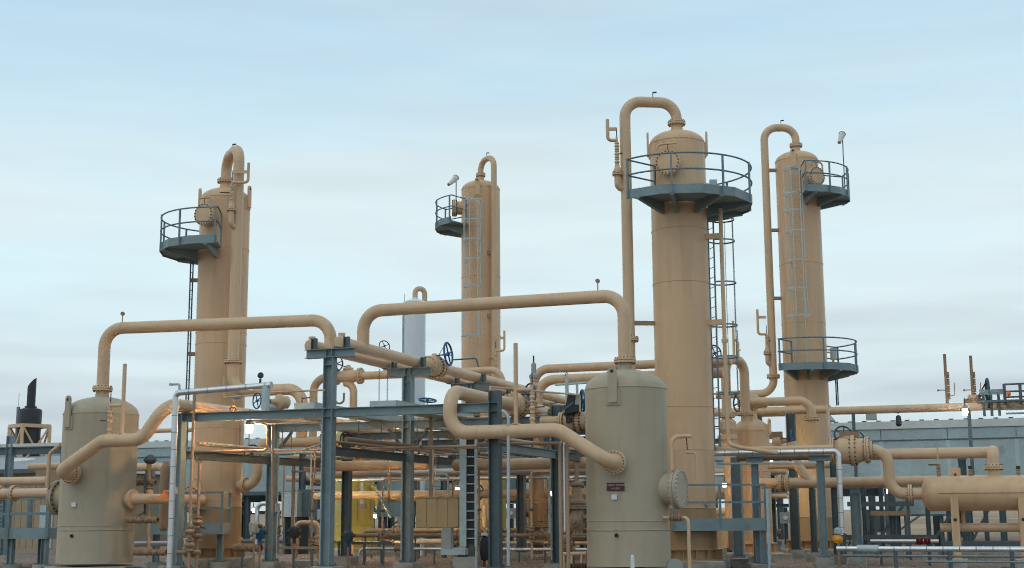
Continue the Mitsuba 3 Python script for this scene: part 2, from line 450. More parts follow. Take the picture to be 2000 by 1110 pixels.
def vent(label, base, z1, side, r=.045, arm=.3, stack_low=None, stack_top=None, group=None, mat='tan_pipe', elbow_from=None):
    """Bleed assembly: a string of valves standing on a pipe, an elbow at its top into a plain upright stack beside it."""
    key = thing('vent_assembly', label, 'vent valves', group)
    b = np.asarray(base, float); side = np.asarray(side, float)
    if elbow_from is not None:                # branches off a riser: elbow, upturned flange, cone
        put('branch_elbow', M().tube(fillet([elbow_from, V3(b[0], b[1], elbow_from[2]), b], .14), r * 1.7, 12), mat, key)
        flange(key, b, Z, r * 1.7, n=10, mat=mat, br=.012, t=.04)
        b = b + Z * .05
        put('reducer', M().lathe(b, Z, [(r * 2.4, 0), (r * .9, .24), (0, .24)], 14), mat, key)
        b = b + Z * .2
    H = z1 - b[2]
    m = M(); small_valves(m, b, Z, 3, r * .8, H / 3.6, 1.8)
    m.cyl(b, b + Z * H, r * .62, n=10)
    put('valve_string', m, mat, key)
    h = b + Z * H * .42
    put('lever', M().bar(h, h - side * arm * .75 + Z * .01, .022, .03), 'bolt_dark', key)
    put('stem', M().cyl(b + Z * H * .9, b + Z * (H + .28), .014, n=6), 'black_paint', key)
    top = b + Z * H * .88
    sb = top + side * arm
    lo, hi = stack_low if stack_low is not None else sb[2], stack_top
    if lo < top[2] - .05:
        put('stack', M().cyl(V3(sb[0], sb[1], lo), V3(sb[0], sb[1], hi), r * 1.05, n=12), mat, key)
        put('elbow', M().tube(fillet([top, sb - side * .0 + Z * .0, sb + Z * .16], .09), r * .95, 10), mat, key)
        put('foot_pad', M().cyl(V3(sb[0], sb[1], lo), V3(sb[0], sb[1], lo + .03), r * 2.0, n=14), mat, key)
    else:
        put('stack', M().tube(fillet([top, sb, V3(sb[0], sb[1], hi)], .12), r * .95, 12), mat, key)
        put('stack_bracket', M().bar(V3(sb[0], sb[1], hi - .3) , V3(b[0], b[1], hi - .3), .05, .1), mat, key)
    return key


def lug(parent, c, out, w=.22, h=.75, t=.05, mat='tan_paint'):
    """Lifting lug: a round-topped plate with an eye on a pad, standing off the shell."""
    o = unit(out); s = np.cross(Z, o); c = np.asarray(c, float)
    m = M(); n = 12
    outline = [(-w / 2, 0), (w / 2, 0)] + [(w / 2 * math.cos(a), h - w / 2 + w / 2 * math.sin(a)) for a in np.linspace(0, np.pi, n)]
    f = np.array([c + o * (t + .03) + s * a + Z * b for a, b in outline]); k = np.array([c + o * .03 + s * a + Z * b for a, b in outline])
    L = len(outline)
    m.add(f, [(0, i, i + 1) for i in range(1, L - 1)]); m.add(k, [(0, i + 1, i) for i in range(1, L - 1)])
    for i in range(L):
        j = (i + 1) % L; m.add([f[i], k[i], k[j], f[j]], [(0, 1, 2), (0, 2, 3)])
    m.box((-w * .75, -.06, -.06), (w * .75, .03, .3), s, o, c)
    key = put('lifting_lug', m, mat, parent)
    put('eye', M().cyl(c + o * (t + .028) + Z * (h - w / 2), c + o * (t + .034) + Z * (h - w / 2), w * .2, n=12), 'dark_gasket', key)


def manway(parent, c, out, R, proj, mat, bolt='bolt_dark', davit=1, n=20, face=None, reach=.5, br=.022):
    """Round manhole on a neck with a bolted blind cover and its swing davit."""
    o = unit(out); c = np.asarray(c, float); s = np.cross(Z, o)
    k = put('manway_neck', M().lathe(c - o * .3, o, [(R * .78, 0), (R * .78, proj + .3), (0, proj + .3)], 28), mat, parent)
    e = c + o * proj
    m = M()
    m.lathe(e, o, [(R * .7, -.07), (R, -.07), (R, -.006), (R * .7, -.006)], 32)
    m.lathe(e, o, [(0, .006), (R, .006), (R, .068), (R - .008, .075), (R * .8, .075), (R * .78, .082), (0, .082)], 32)
    put('manway_cover', m, face or mat, parent)
    put('manway_gasket', M().lathe(e, o, [(R * .7, -.01), (R * .93, -.01), (R * .93, .01), (R * .7, .01)], 24), 'dark_gasket', parent)
    put('manway_bolts', M().bolts(e, o, R * .9, n, br, .105), bolt, parent, stuff=True)
    if davit:
        h = e + s * davit * R * .9
        put('davit', M().tube(fillet([h - Z * R * .5 , h + Z * R * 1.55, h + Z * R * 1.55 - s * davit * reach], .14), .035, 10), mat, parent)
        put('davit_chain', M().cyl(e + o * .05 + Z * R * .9, h + Z * R * 1.5 - s * davit * R * .9 + o * .02, .012, n=5), bolt, parent)


def column_vessel(name, label, cat, c, D, ztan, mat, noz_r, zbase=.28, skirt=1.45, seams=(), manways=(), lugs=(), noz_len=.22, ring=True, skirt_mat=None, pier=True, pier_label=None, group=None, head=.5):
    """Upright pressure vessel on a skirt: shell, dished head, top nozzle, skirt, base ring, lugs and manholes."""
    c = np.asarray(c, float); R = D / 2
    key = thing(name, label, cat, group)
    P = lambda z: V3(c[0], c[1], z)
    put('shell', M().lathe(P(0), Z, [(R, skirt), (R, ztan)], 56), mat, key)
    t = np.linspace(0, np.pi / 2, 12)
    put('head', M().lathe(P(ztan), Z, [(R * math.cos(a), R * head * math.sin(a)) for a in t], 56), mat, key)
    put('skirt', M().lathe(P(0), Z, [(R + .004, zbase + .1), (R + .004, skirt - .02)], 56), skirt_mat or mat, key)
    for z in (skirt, ztan, *seams): put('weld_seam', M().torus(P(z), Z, R, .017, 56, 6), mat, key)
    if not ring: put('base_plate', M().lathe(P(0), Z, [(R, zbase), (R + .05, zbase), (R + .05, zbase + .025), (R + .005, zbase + .025)], 48), mat, key)
    m = M().lathe(P(0), Z, [(R, zbase), (R + .16, zbase), (R + .16, zbase + .035), (R + .006, zbase + .035)], 48)
    m.lathe(P(0), Z, [(R + .002, zbase + .3), (R + .15, zbase + .3), (R + .15, zbase + .325), (R + .002, zbase + .325)], 48)
    m.lathe(P(0), Z, [(R, zbase + .035), (R + .005, zbase + .11)], 48)
    for i in range(16):
        d = hdir(i * 22.5 + 7)
        m.bar(P(zbase + .035) + d * (R + .075), P(zbase + .3) + d * (R + .075), .02, .14, up=d)
    if ring: put('base_ring', m, skirt_mat or mat, key)
    ztop = ztan + R * head
    put('nozzle', M().lathe(P(0), Z, [(noz_r * 1.25, ztop - .12), (noz_r * 1.12, ztop + .03), (noz_r, ztop + noz_len)], 24), mat, key)
    for deg, z, *rest in lugs:
        d = hdir(deg); lug(key, P(z) + d * R, d, mat=mat, **(rest[0] if rest else {}))
    for d, z, Rm, proj, kw in manways:
        manway(key, P(z) + unit(d) * R, d, Rm, proj, mat, **kw)
    if pier:
        solo('concrete_foundation', M().lathe(P(0), Z, [(R + .42, -.3), (R + .42, zbase - .03), (R + .39, zbase), (0, zbase)], 8), 'concrete', pier_label, 'foundation')
    return key, ztop


def platform(label, c, zd, r0, r1, a0, a1, posts, rail=1.07, n=8, brackets=(), ends=(True, True), group='tower platforms', toe=.16, mat='rail_steel'):
    """Curved access platform with toe plate, two rails, posts and cantilever brackets; angles as in hdir."""
    c = np.asarray(c, float)
    key = thing('access_platform', label, 'platform', group)
    P = lambda r, a, z: V3(*(c[:2] + r * hdir(a)[:2]), z)
    put('deck', M().sector(c, r0, r1 - .02, a0, a1, zd - .05, zd, n), 'steel', key)
    ts = np.linspace(a0, a1, n + 1)
    m = M()
    for i in range(n):
        m.bar(P(r1, ts[i], zd + toe / 2 - .07), P(r1, ts[i + 1], zd + toe / 2 - .07), .012, toe + .1, up=Z) if 0 else m.hexa([P(r1, ts[i], zd - .11), P(r1 + .012, ts[i], zd - .11), P(r1 + .012, ts[i + 1], zd - .11), P(r1, ts[i + 1], zd - .11), P(r1, ts[i], zd + toe), P(r1 + .012, ts[i], zd + toe), P(r1 + .012, ts[i + 1], zd + toe), P(r1, ts[i + 1], zd + toe)])
    put('toe_plate', m, 'steel', key)
    for nm, h in (('top_rail', rail), ('mid_rail', rail * .56)):
        pts = [P(r1 - .02, t, zd + h) for t in np.linspace(a0, a1, 5 * n)]
        if ends[0]: pts = [P(r0 + .08, a0, zd + h)] + pts
        if ends[1]: pts = pts + [P(r0 + .08, a1, zd + h)]
        put(nm, M().tube(pts, .026, 8), mat, key)
    for a in posts:
        put('post', M().bar(P(r1 + .02, a, zd - .1), P(r1 + .02, a, zd + rail), .05, .05, up=hdir(a)), mat, key)
    for e, a in ((ends[0], a0), (ends[1], a1)):
        if e: put('post', M().bar(P(r0 + .1, a, zd), P(r0 + .1, a, zd + rail), .05, .05, up=hdir(a)), mat, key)
    for a in brackets:
        m = M(); d = hdir(a); s = hdir(a + 90)
        q = lambda r, k, z: P(r, a, z) + s * k
        zl = zd - .05
        m.hexa([q(r0 - .02, -.05, zl - .34), q(r1 - .05, -.05, zl - .1), q(r1 - .05, .05, zl - .1), q(r0 - .02, .05, zl - .34), q(r0 - .02, -.05, zl - .004), q(r1 - .05, -.05, zl - .004), q(r1 - .05, .05, zl - .004), q(r0 - .02, .05, zl - .004)])
        put('bracket', m, 'steel', key)
    return key


def ladder(label, base, z0, z1, out, w=.42, cage=None, step=.3, group='ladders on the towers', mat='rail_steel', hoops=(), flare=True, name='ladder'):
    """Vertical ladder facing out, with a hooped cage from the height cage upwards."""
    key = thing(name, label, 'ladder', group)
    o = unit(out); s = np.cross(Z, o); b = np.asarray(base, float)
    P = lambda k, d, z: V3(b[0], b[1], z) + s * k + o * d
    for k in (-w / 2, w / 2):
        put('stringer', M().bar(P(k, 0, z0), P(k, 0, z1), .022, .045, up=o), mat, key)
    for z in np.arange(z0 + .25, z1, step):
        put('rung', M().cyl(P(-w / 2, 0, z), P(w / 2, 0, z), .011, n=6), mat, key)
    if cage is not None:
        hs = hoops or np.arange(cage, z1 + .9, 1.15)
        for i, z in enumerate(hs):
            R = .36 * (1.2 if flare and i == 0 else 1)
            ang = np.linspace(-2.35, 2.35, 15)
            pts = [P(R * math.sin(a), .36 + (R + .02) * math.cos(a), z) for a in ang]
            pts = [P(-w / 2, 0, z)] + pts + [P(w / 2, 0, z)]
            m = M()
            for p, q in zip(pts[:-1], pts[1:]): m.bar(p, q, .01, .045, up=Z)
            put('cage_hoop', m, mat, key)
        for a in np.linspace(-1.9, 1.9, 5):
            zs = list(hs); R = .36
            pts = [P(R * (1.2 if flare and i == 0 else 1) * math.sin(a), .36 + R * (1.2 if flare and i == 0 else 1) * math.cos(a), z) for i, z in enumerate(zs)]
            m = M()
            for p, q in zip(pts[:-1], pts[1:]): m.bar(p, q, .024, .01, up=o)
            put('cage_bar', m, mat, key)
    return key


def pier(parent, p, top, w=.5, n4=None):
    h = w / 2
    return put('pier', M().box((-h, -h, -.3), (h, h, top), B, A, V3(p[0], p[1], 0)), 'concrete', parent)


def rack_post(parent, a, b, top, mat='steel', w=.26, pier_top=.33, name='post', pw=.55, stiff=()):
    """H-section post on a base plate and concrete pier, flanges facing along b."""
    p = W(a, b)
    k = put(name, M().ibeam(p + Z * (pier_top + .025), p + Z * top, w, w, up=B, tf=.022, tw=.016), mat, parent)
    pl = M().box((-w * .72, -w * .72, pier_top + .002), (w * .72, w * .72, pier_top + .025), B, A, p)
    for i in (-1, 1):
        for j in (-1, 1):
            q = p + B * i * w * .58 + A * j * w * .58
            pl.cyl(q + Z * pier_top, q + Z * (pier_top + .08), .018, n=6)
    if k.count('__') < 2:
        put('base_plate', pl, 'dark_steel', k)
    else:
        put('base_plate', pl, 'dark_steel', parent)
    if stiff:
        for z in stiff: put('stiffener', M().box((-w / 2 + .022, -w / 2, z - .008), (w / 2 - .022, w / 2, z + .008), B, A, p), mat, k if k.count('__') < 2 else parent)
    h = pw / 2
    put('pier', M().box((-h, -h, -.3), (h, h, pier_top), B, A, p), 'concrete', k if k.count('__') < 2 else parent)
    return k
# ------------------------------------------------------------------ ground, far desert
m = M()
xs, ys = np.r_[-9000, -2500, -700, -200, -80, -30, -10, 10, 30, 80, 200, 700, 2500, 9000], np.r_[-400, -60, 0, 20, 32, 45, 60, 90, 130, 200, 400, 1200, 4000, 12000]
X, Y = np.meshgrid(xs, ys)
n = len(xs); i, j = np.meshgrid(np.arange(len(ys) - 1), np.arange(n - 1), indexing='ij')
q = np.stack([i * n + j, i * n + j + 1, (i + 1) * n + j + 1, (i + 1) * n + j], -1).reshape(-1, 4)
m.add(np.stack([X.ravel(), Y.ravel(), 0 * X.ravel()], 1), np.vstack([q[:, [0, 1, 2]], q[:, [0, 2, 3]]]))
solo('ground', m, 'gravel', 'reddish gravel yard fading into pale desert sand', None, kind='structure')
# loose larger stones lying in the gravel
rng = np.random.default_rng(5)
m = M()
for _ in range(1500):
    y = 30 + 25 * rng.random() ** 1.6; x = rng.uniform(-.42, .42) * y; s = rng.uniform(.015, .05)
    v = rng.normal(size=(6, 3)); v /= np.linalg.norm(v, axis=1, keepdims=True)
    v = np.array([[1, 0, 0], [-1, 0, 0], [0, 1, 0], [0, -1, 0], [0, 0, 1], [0, 0, -1.0]]) * rng.uniform(.6, 1.2, (6, 3)) * s + v * s * .2
    m.add(v + [x, y, s * .3], [(0, 2, 4), (2, 1, 4), (1, 3, 4), (3, 0, 4), (2, 0, 5), (1, 2, 5), (3, 1, 5), (0, 3, 5)])
solo('gravel_stones', m, 'concrete', 'loose stones scattered over the gravel yard', 'stones', kind='stuff')
m = M(); hx = np.linspace(-5000, 5000, 260)
for k, (yy, hh, sd) in enumerate(((1500, 5, 2), (2600, 13, 4))):
    top = hh * meshkit.fbm(np.stack([hx / 420, 0 * hx + k, 0 * hx], 1), 5, seed=sd)
    rows = [np.stack([hx, 0 * hx + yy + o, top * s], 1) for o, s in ((-250, 0), (-120, .55), (0, 1.0), (160, .8), (400, 0))]
    rows[0][:, 2] = -1; rows[-1][:, 2] = -1
    v = np.vstack(rows); N = len(hx)
    i, j = np.meshgrid(np.arange(4), np.arange(N - 1), indexing='ij')
    q = np.stack([i * N + j, i * N + j + 1, (i + 1) * N + j + 1, (i + 1) * N + j], -1).reshape(-1, 4)
    m.add(v, np.vstack([q[:, [0, 1, 2]], q[:, [0, 2, 3]]]))
solo('desert_hills', m, 'desert', 'low pale desert rise along the horizon', None, kind='structure')

# ------------------------------------------------------------------ the two front scrubbers
LV = at(185, 1095, 37.1); RV = at(1228.5, 1100, 32.9)
LZ, RZ = at(197, 811, 37.1)[2], at(1222, 762, 32.9)[2]
Lb, Rb = ab(LV)[1], ab(RV)[1]
Lnz, Rnz = onb(147, 925, Lb), onb(1203, 904, Rb)
lv, lvtop = column_vessel('scrubber_vessel', 'squat khaki pressure vessel on the left with an orange horn standing behind it', 'pressure vessel', LV, 2.0, LZ, 'khaki_paint', .165, skirt=at(187, 1036, 36.2)[2], seams=(at(187, 1027, 36.2)[2],),
    manways=((-B, at(105, 972, 37.4)[2], .475, .26, dict(davit=0)),), lugs=((-38, LZ - .38, dict(h=.85)),), group='squat khaki scrubbers', ring=False, pier_label='round concrete foundation under the left khaki vessel')
rv, rvtop = column_vessel('scrubber_vessel', 'squat khaki pressure vessel right of centre with a small maroon sign', 'pressure vessel', RV, 1.99, RZ, 'khaki_paint', .165, skirt=at(1228, 1036, 32)[2], seams=(at(1228, 1018, 32)[2],),
    manways=((B * .992 - A * .12, at(1330, 955, 32.4)[2], .475, .3, dict(davit=0, bolt='bolt_bright', face='khaki_paint', n=24, br=.032)),), lugs=((-22, RZ - .38, dict(h=.85)),), group='squat khaki scrubbers', ring=False, pier_label='round concrete foundation under the khaki vessel with the maroon sign')
e = RV + B * 1.2 - A * .42
zm = at(1330, 955, 32.4)[2]
put('davit', M().tube(fillet([e + Z * zm, e + Z * (zm + .78), e + B * .42 + A * .25 + Z * (zm + .8)], .2), .05, 10), 'tan_pipe', rv)
put('davit_chain', M().cyl(e + B * .32 + A * .2 + Z * (zm + .78), e + B * .32 + A * .3 + Z * (zm + .48), .012, n=5), 'bolt_dark', rv)
put('cover_handle', M().tube(fillet([RV + B * 1.42 + A * .1 + Z * (zm + .42), RV + B * 1.66 + A * .15 + Z * (zm + .42), RV + B * 1.66 + A * .15 + Z * (zm - .2)], .08), .028, 8), 'tan_pipe', rv)
# handle pipe on the left manhole
e = LV - B * 1.32
put('davit', M().tube(fillet([e - A * .43 + Z * (at(105, 985, 37)[2]), e - A * .43 + Z * at(105, 918, 37)[2], e - A * .43 + B * .35 + Z * at(105, 900, 37)[2]], .2), .055, 10), 'tan_pipe', lv)
# inlet nozzles facing the camera
for key, nz, c, b in ((lv, Lnz, LV, Lb), (rv, Rnz, RV, Rb)):
    s0 = V3(c[0], c[1], nz[2]) - A * .9
    put('inlet_neck', M().cyl(s0, s0 - A * .32, .185, n=24), 'khaki_paint', key)
# name plate, tag plates
d = unit(at(1203, 951, 31.9) - V3(RV[0], RV[1], at(1203, 951, 31.9)[2])); d[2] = 0; d = unit(d)


def tagplate(parent, c, R, px, py, Y, w, h, mat, lines=(), off=.025, name='name_plate'):
    p = at(px, py, Y); o = p - V3(c[0], c[1], p[2])
    dx = p[0] - c[0]; dy = -math.sqrt(max(R * R - dx * dx, 0)); o = unit(V3(dx, dy, 0)); s = np.cross(Z, o)
    q = V3(c[0], c[1], p[2]) + o * (R + off)
    k = put(name, M().box((-w / 2, -.004, -h / 2), (w / 2, off * .5, h / 2), s, -o, q), mat, parent)
    put('plate_bracket', M().box((-w * .3, 0, -h * .3), (w * .3, off + .02, h * .3), s, -o, q + o * -.001), 'dark_steel', parent)
    for txt, th, dz in lines:
        t = meshkit.text_mesh(txt, th, depth=.003)
        v = np.asarray(t.vertices) - [t.bounds[:, 0].mean(), 0, 0]
        put('lettering', (q + o * .0045 + v[:, :1] * s + (v[:, 1:2] + dz) * Z + v[:, 2:] * o, np.asarray(t.faces)), 'print_white', k)
    return k


tagplate(rv, RV, .995, 1203, 951, 31.9, .43, .19, 'plate_maroon', (('METHANOL SCRUBBER', .033, .025), ('V-4200', .038, -.055)))
for par, c, px, py, Y in ((rv, RV, 1201, 971, 31.9), (lv, LV, 147, 986, 36.2)):
    k = tagplate(par, c, .995, px, py, Y, .13, .12, 'white_paint', name='tag_plate', off=.05)
    q = at(px, py, Y)
for par, c, px, py, Y in ((lv, LV, 142, 1047, 36.2), (rv, RV, 1205, 1046, 31.9)):
    p = at(px, py, Y); dx = p[0] - c[0]; o = unit(V3(dx, -math.sqrt(1 - dx * dx), 0))
    q = V3(c[0], c[1], p[2]) + o * .99
    put('vent_hole', M().lathe(q, o, [(.045, 0), (.045, .05), (.032, .05), (.03, .02), (0, .02)], 12), 'dark_gasket', par)

# ------------------------------------------------------------------ the tall columns
T1c, T2c, T3c, T4c = at(421.5, 1000, 44.5), at(940, 1000, 56.4), at(1342, 1000, 39.5), at(1585, 1000, 51.1)
T1z, T2z, T3z, T4z = at(437, 392, 44.5)[2], at(940, 372, 56.4)[2], at(1326, 283, 39.5)[2], at(1558, 317, 51.1)[2]
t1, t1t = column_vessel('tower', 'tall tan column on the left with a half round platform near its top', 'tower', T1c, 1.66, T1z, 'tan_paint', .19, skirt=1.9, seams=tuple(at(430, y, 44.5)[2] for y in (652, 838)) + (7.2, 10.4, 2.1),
    manways=((hdir(-24), at(405, 413, 43)[2], .37, .28, dict(davit=1, reach=.55)), (hdir(-30), at(385, 975, 43)[2], .42, .32, dict(davit=1))), lugs=((-95, T1z - .3), (75, T1z - .3)), group='tall tan towers', skirt_mat='ochre_glow_paint', pier_label='octagonal concrete foundation under the left tan column', noz_len=.2)
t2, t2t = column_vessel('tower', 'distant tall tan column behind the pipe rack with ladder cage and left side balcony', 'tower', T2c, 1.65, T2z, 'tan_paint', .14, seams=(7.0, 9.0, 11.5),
    manways=((hdir(-88), at(890, 407, 56.4)[2], .37, .3, dict(davit=0)),), lugs=((-8, T2z - .4),), group='tall tan towers', skirt_mat='ochre_glow_paint', pier_label='octagonal concrete foundation under the distant tan column')
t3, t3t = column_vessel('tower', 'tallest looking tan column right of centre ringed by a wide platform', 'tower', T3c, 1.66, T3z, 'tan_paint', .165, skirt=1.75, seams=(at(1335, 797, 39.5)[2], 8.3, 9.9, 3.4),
    manways=((hdir(-22), at(1304, 318, 38.5)[2], .37, .26, dict(davit=-1, reach=.6)),), lugs=((-92, T3z - .35), (88, T3z - .35)), group='tall tan towers', skirt_mat='ochre_glow_paint', pier_label='octagonal concrete foundation under the tallest looking tan column', noz_len=.2)
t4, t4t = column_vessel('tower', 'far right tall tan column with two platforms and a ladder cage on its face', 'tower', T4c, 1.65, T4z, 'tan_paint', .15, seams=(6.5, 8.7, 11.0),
    manways=((hdir(28), at(1590, 343, 50)[2], .37, .26, dict(davit=1)),), lugs=((-20, T4z - .4),), group='tall tan towers', skirt_mat='ochre_glow_paint', pier_label='octagonal concrete foundation under the far right tan column', noz_len=.2)
put('round_hatch', M().lathe(T3c * V3(1, 1, 0) + Z * (at(1340, 985, 38.5)[2]), hdir(34), [(0, .9), (.07, .9), (.07, .8)], 12), 'grey_box', t3)

# overhead lines of the columns
P = lambda c, z: V3(c[0], c[1], z)


def overhead(label, c, ztop, r, zt, dx, pts_low, bend, flg, brackets=(), tower=None, into=None):
    down = c + dx
    key = pipe(label, [P(c, ztop + .28), P(c, zt), P(down, zt), *pts_low], r, bend, flanges=[(P(c, ztop + .26), Z, dict(n=16)), *flg], name='overhead_pipe', group='overhead lines of the towers')
    put('vent_cock', M().cyl(P(c + dx * .45, zt + r), P(c + dx * .45, zt + r + .16), .012, n=6).bar(P(c + dx * .45, zt + r + .14), P(c + dx * .45, zt + r + .14) + V3(.12, 0, .01), .03, .04), 'black_paint', key)
    for z in brackets:
        o = unit(V3(-dx[0], -dx[1], 0)); L = np.linalg.norm(dx[:2]) - .83
        put('bracket', M().box((-.06, r * .9, z - .06), (.06, r + L, z + .06), np.cross(o, Z), o, V3(down[0], down[1], 0)), 'brown_paint', key)
    return key


dx1 = at(462, 320, 43.0) - at(438, 320, 44.5); dx1[2] = 0
d1 = T1c + dx1
oh1 = overhead('tan overhead pipe arching off the left column towards us and down its front', T1c, t1t, .18, at(455, 297, 43.6)[2], dx1, [P(d1, at(455, 765, 43)[2]), P(d1 + B * 2.52, at(455, 765, 43)[2]), P(d1 + B * 2.52, 4.0)], .52,
               [(P(d1, at(452, 706, 43)[2]), Z)], brackets=())
dx2 = at(966, 400, 55.5) - at(940, 400, 56.4); dx2[2] = 0
d2 = T2c + dx2
oh2 = overhead('thin tan overhead pipe curving off the distant column and down its right front', T2c, t2t, .125, at(955, 311, 56)[2], dx2, [P(d2, 5.5)], .45, [], brackets=())
for z in (at(957, 497, 56)[2], at(957, 620, 56)[2]):
    put('bracket', M().bar(P(d2, z), P(T2c, z) + unit(d2 - T2c) * .8 + V3(-.25, 0, 0), .1, .16), 'brown_paint', oh2)
dx3 = at(1224, 300, 39.3) - at(1325, 300, 39.5); dx3[2] = 0
d3 = T3c + dx3
oh3 = overhead('large tan overhead pipe rising above the tallest looking column and dropping on its left', T3c, t3t, .165, at(1275, 200, 39.4)[2], dx3, [P(d3, 4.9)], .5, [(P(d3, at(1240, 663, 39.3)[2]), Z)], brackets=(at(1255, 632, 39.4)[2],))
dx4 = at(1498, 400, 51.1) - at(1560, 400, 51.1); dx4[2] = 0
d4 = T4c + dx4
z4 = at(1480, 768, 51)[2]
oh4 = overhead('tan overhead pipe left of the far right column with flanged foot elbow', T4c, t4t, .15, at(1520, 250, 51.1)[2], dx4, [P(d4, z4), P(d4, z4) - B * 2.2], .5, [(P(d4, at(1511, 735, 51)[2]), Z)],
               brackets=tuple(at(1510, y, 51.1)[2] for y in (333, 450, 583)))

# bleed assemblies on those lines
vent('small bleed valves and stub stack on the front pipe of the left column', P(d1 - V3(.14, .3, 0), at(455, 408, 42.6)[2]), at(457, 350, 42.6)[2], V3(1, 0, .0), r=.05, arm=.52, stack_top=at(487, 317, 42.6)[2], elbow_from=P(d1, at(457, 440, 42.6)[2]), group='bleed assemblies')
vent('small bleed valves and stub stack left of the pipe on the tallest looking column', P(d3 - V3(.27, .12, 0), at(1208, 340, 39.2)[2]), at(1208, 268, 39.2)[2], V3(-1, 0, .0), r=.055, arm=.27, stack_top=at(1192, 234, 39.2)[2], elbow_from=P(d3, at(1210, 368, 39.2)[2]), group='bleed assemblies')
vent('small bleed valves and stub stack left of the far right column pipe', P(d4 - V3(.22, .12, 0), at(1499, 690, 51)[2]), at(1499, 650, 51)[2], V3(-1, 0, .0), r=.05, arm=.32, stack_top=at(1482, 605, 51)[2], elbow_from=P(d4, at(1505, 712, 51)[2]), group='bleed assemblies')
vent('small bleed valves and stub stack right of the distant column pipe', P(d2 + V3(.05, -.3, 0), at(968, 715, 55)[2]), at(968, 680, 55)[2], V3(1, 0, .0), r=.05, arm=.36, stack_top=at(986, 645, 55)[2], group='bleed assemblies')

# platforms
platform('half round grey platform with railings high on the left tan column', T1c, at(437, 470, 42.6)[2], .9, 2.1, -172, 6, (-168, -130, -97, -62, -30, 4), n=7, brackets=(-165, -120, -60, -5), ends=(True, True))
platform('small balcony platform on the left of the distant tan column', T2c, at(890, 441, 56)[2], .88, 1.95, -128, -38, (-127, -105, -70, -40), n=4, brackets=(-110, -60), ends=(True, True))
platform('wide ring platform around the tallest looking tan column', T3c, at(1330, 372, 37.5)[2], .9, 2.2, -50, 160, (-48, -12, 28, 62, 98, 130), n=7, brackets=(-40, -12, 28, 70, 110, 150), ends=(True, True))
platform('upper platform on the far right tan column beside its windsock', T4c, at(1592, 378, 50)[2], .88, 1.95, -4, 108, (-3, 25, 58, 88, 106), n=5, brackets=(8, 48, 90), ends=(True, True))
platform('lower ring platform around the far right tan column', T4c, at(1592, 716, 49.3)[2], .88, 1.95, -42, 130, (-40, 8, 60, 95, 128), n=6, brackets=(-35, -5, 30, 75, 110), ends=(True, True))
# instruments standing on the two wide decks
for c, a, r, zd, lab in ((T3c, 118, 1.3, at(1330, 372, 37.5)[2], 'small grey box and pipe stand at the back of the wide ring platform'), (T4c, 112, 1.3, at(1592, 716, 49.3)[2], 'small grey box on a stand on the lower platform of the far right column')):
    p = P(c + r * hdir(a), zd)
    k = thing('instrument_stand', lab, 'instrument', 'boxes on the tower decks')
    put('leg', M().cyl(p, p + Z * .55, .03, n=8), 'rail_steel', k)
    put('housing', M().box((-.11, -.08, .5), (.11, .08, .95), origin=p), 'pale_steel', k)
    put('feed_pipe', M().tube(fillet([P(c + .8 * hdir(a - 10), zd + .75), p + V3(-.1, -.25, .75), p + V3(-.1, -.25, 0)], .12), .03, 8), 'tan_pipe', k)

# ladders
zl = at(437, 470, 42.6)[2]
ladder('plain ladder seen edge on beside the left tan column', T1c + hdir(-88) * 1.05, 3.4, zl + .1, hdir(-88), w=.4, group='ladders on the towers', mat='dark_steel')
m = M()
for y in (548, 692):
    z = at(375, y, 44.5)[2]; o = hdir(-88)
    m.bar(P(T1c + o * .8, z), P(T1c + o * 1.06, z), .1, .12)
put('bracket', m, 'brown_paint', t1)
o2 = hdir(-14)
ladder('caged ladder down the front of the distant tan column', T2c + o2 * 1.02, 4.2, at(918, 392, 55.4)[2] + .1, o2, cage=6.6, hoops=[at(918, y, 55.2)[2] for y in (657, 560, 508, 470, 432, 394)], mat='pale_steel')
o3 = hdir(104)
ladder('caged ladder behind the right side of the tallest looking column', T3c + o3 * 1.0, 3.5, at(1330, 372, 37.5)[2], o3, cage=5, hoops=[at(1400, y, 39.7)[2] for y in (768, 697, 635, 552, 470, 428)], flare=False)
o4 = hdir(-20)
ladder('caged ladder down the face of the far right tan column', T4c + o4 * 1.02, at(1592, 716, 49.3)[2], at(1548, 330, 50.1)[2] + .1, o4, cage=8, hoops=[at(1548, y, 50)[2] for y in (620, 566, 512, 455, 415, 382, 332)], mat='pale_steel')
o4 = hdir(88)
ladder('short ladder under the lower far right platform', T4c + o4 * 1.15 , at(1630, 792, 51)[2], at(1592, 716, 49.3)[2] - .1, o4, w=.3, mat='dark_steel')

# windsocks
for lab, foot, head, tip, matc in (('limp grey windsock on a thin pole above the distant column balcony', at(890, 400, 56.4), at(891, 347, 56.4), at(876, 361, 56), 'print_white'),
                                   ('limp pale windsock on a thin pole above the far right upper platform', at(1648, 372, 51.3), at(1645, 262, 51.3), at(1639, 279, 51), 'print_white')):
    k = thing('windsock', lab, 'windsock', 'windsocks')
    foot[0], foot[1] = head[0], head[1]
    put('pole', M().cyl(foot, head, .022, n=6), 'rail_steel', k)
    put('hoop', M().torus(head, unit(tip - head), .13, .012, 14, 5), 'rail_steel', k)
    q = np.linspace(0, 1, 7)[:, None]
    put('sock', M().tube(head + (tip - head) * q + Z * (-.06 * q * (1 - q)), [.12, .125, .115, .1, .088, .08, .07], 12, caps=False), matc, k)

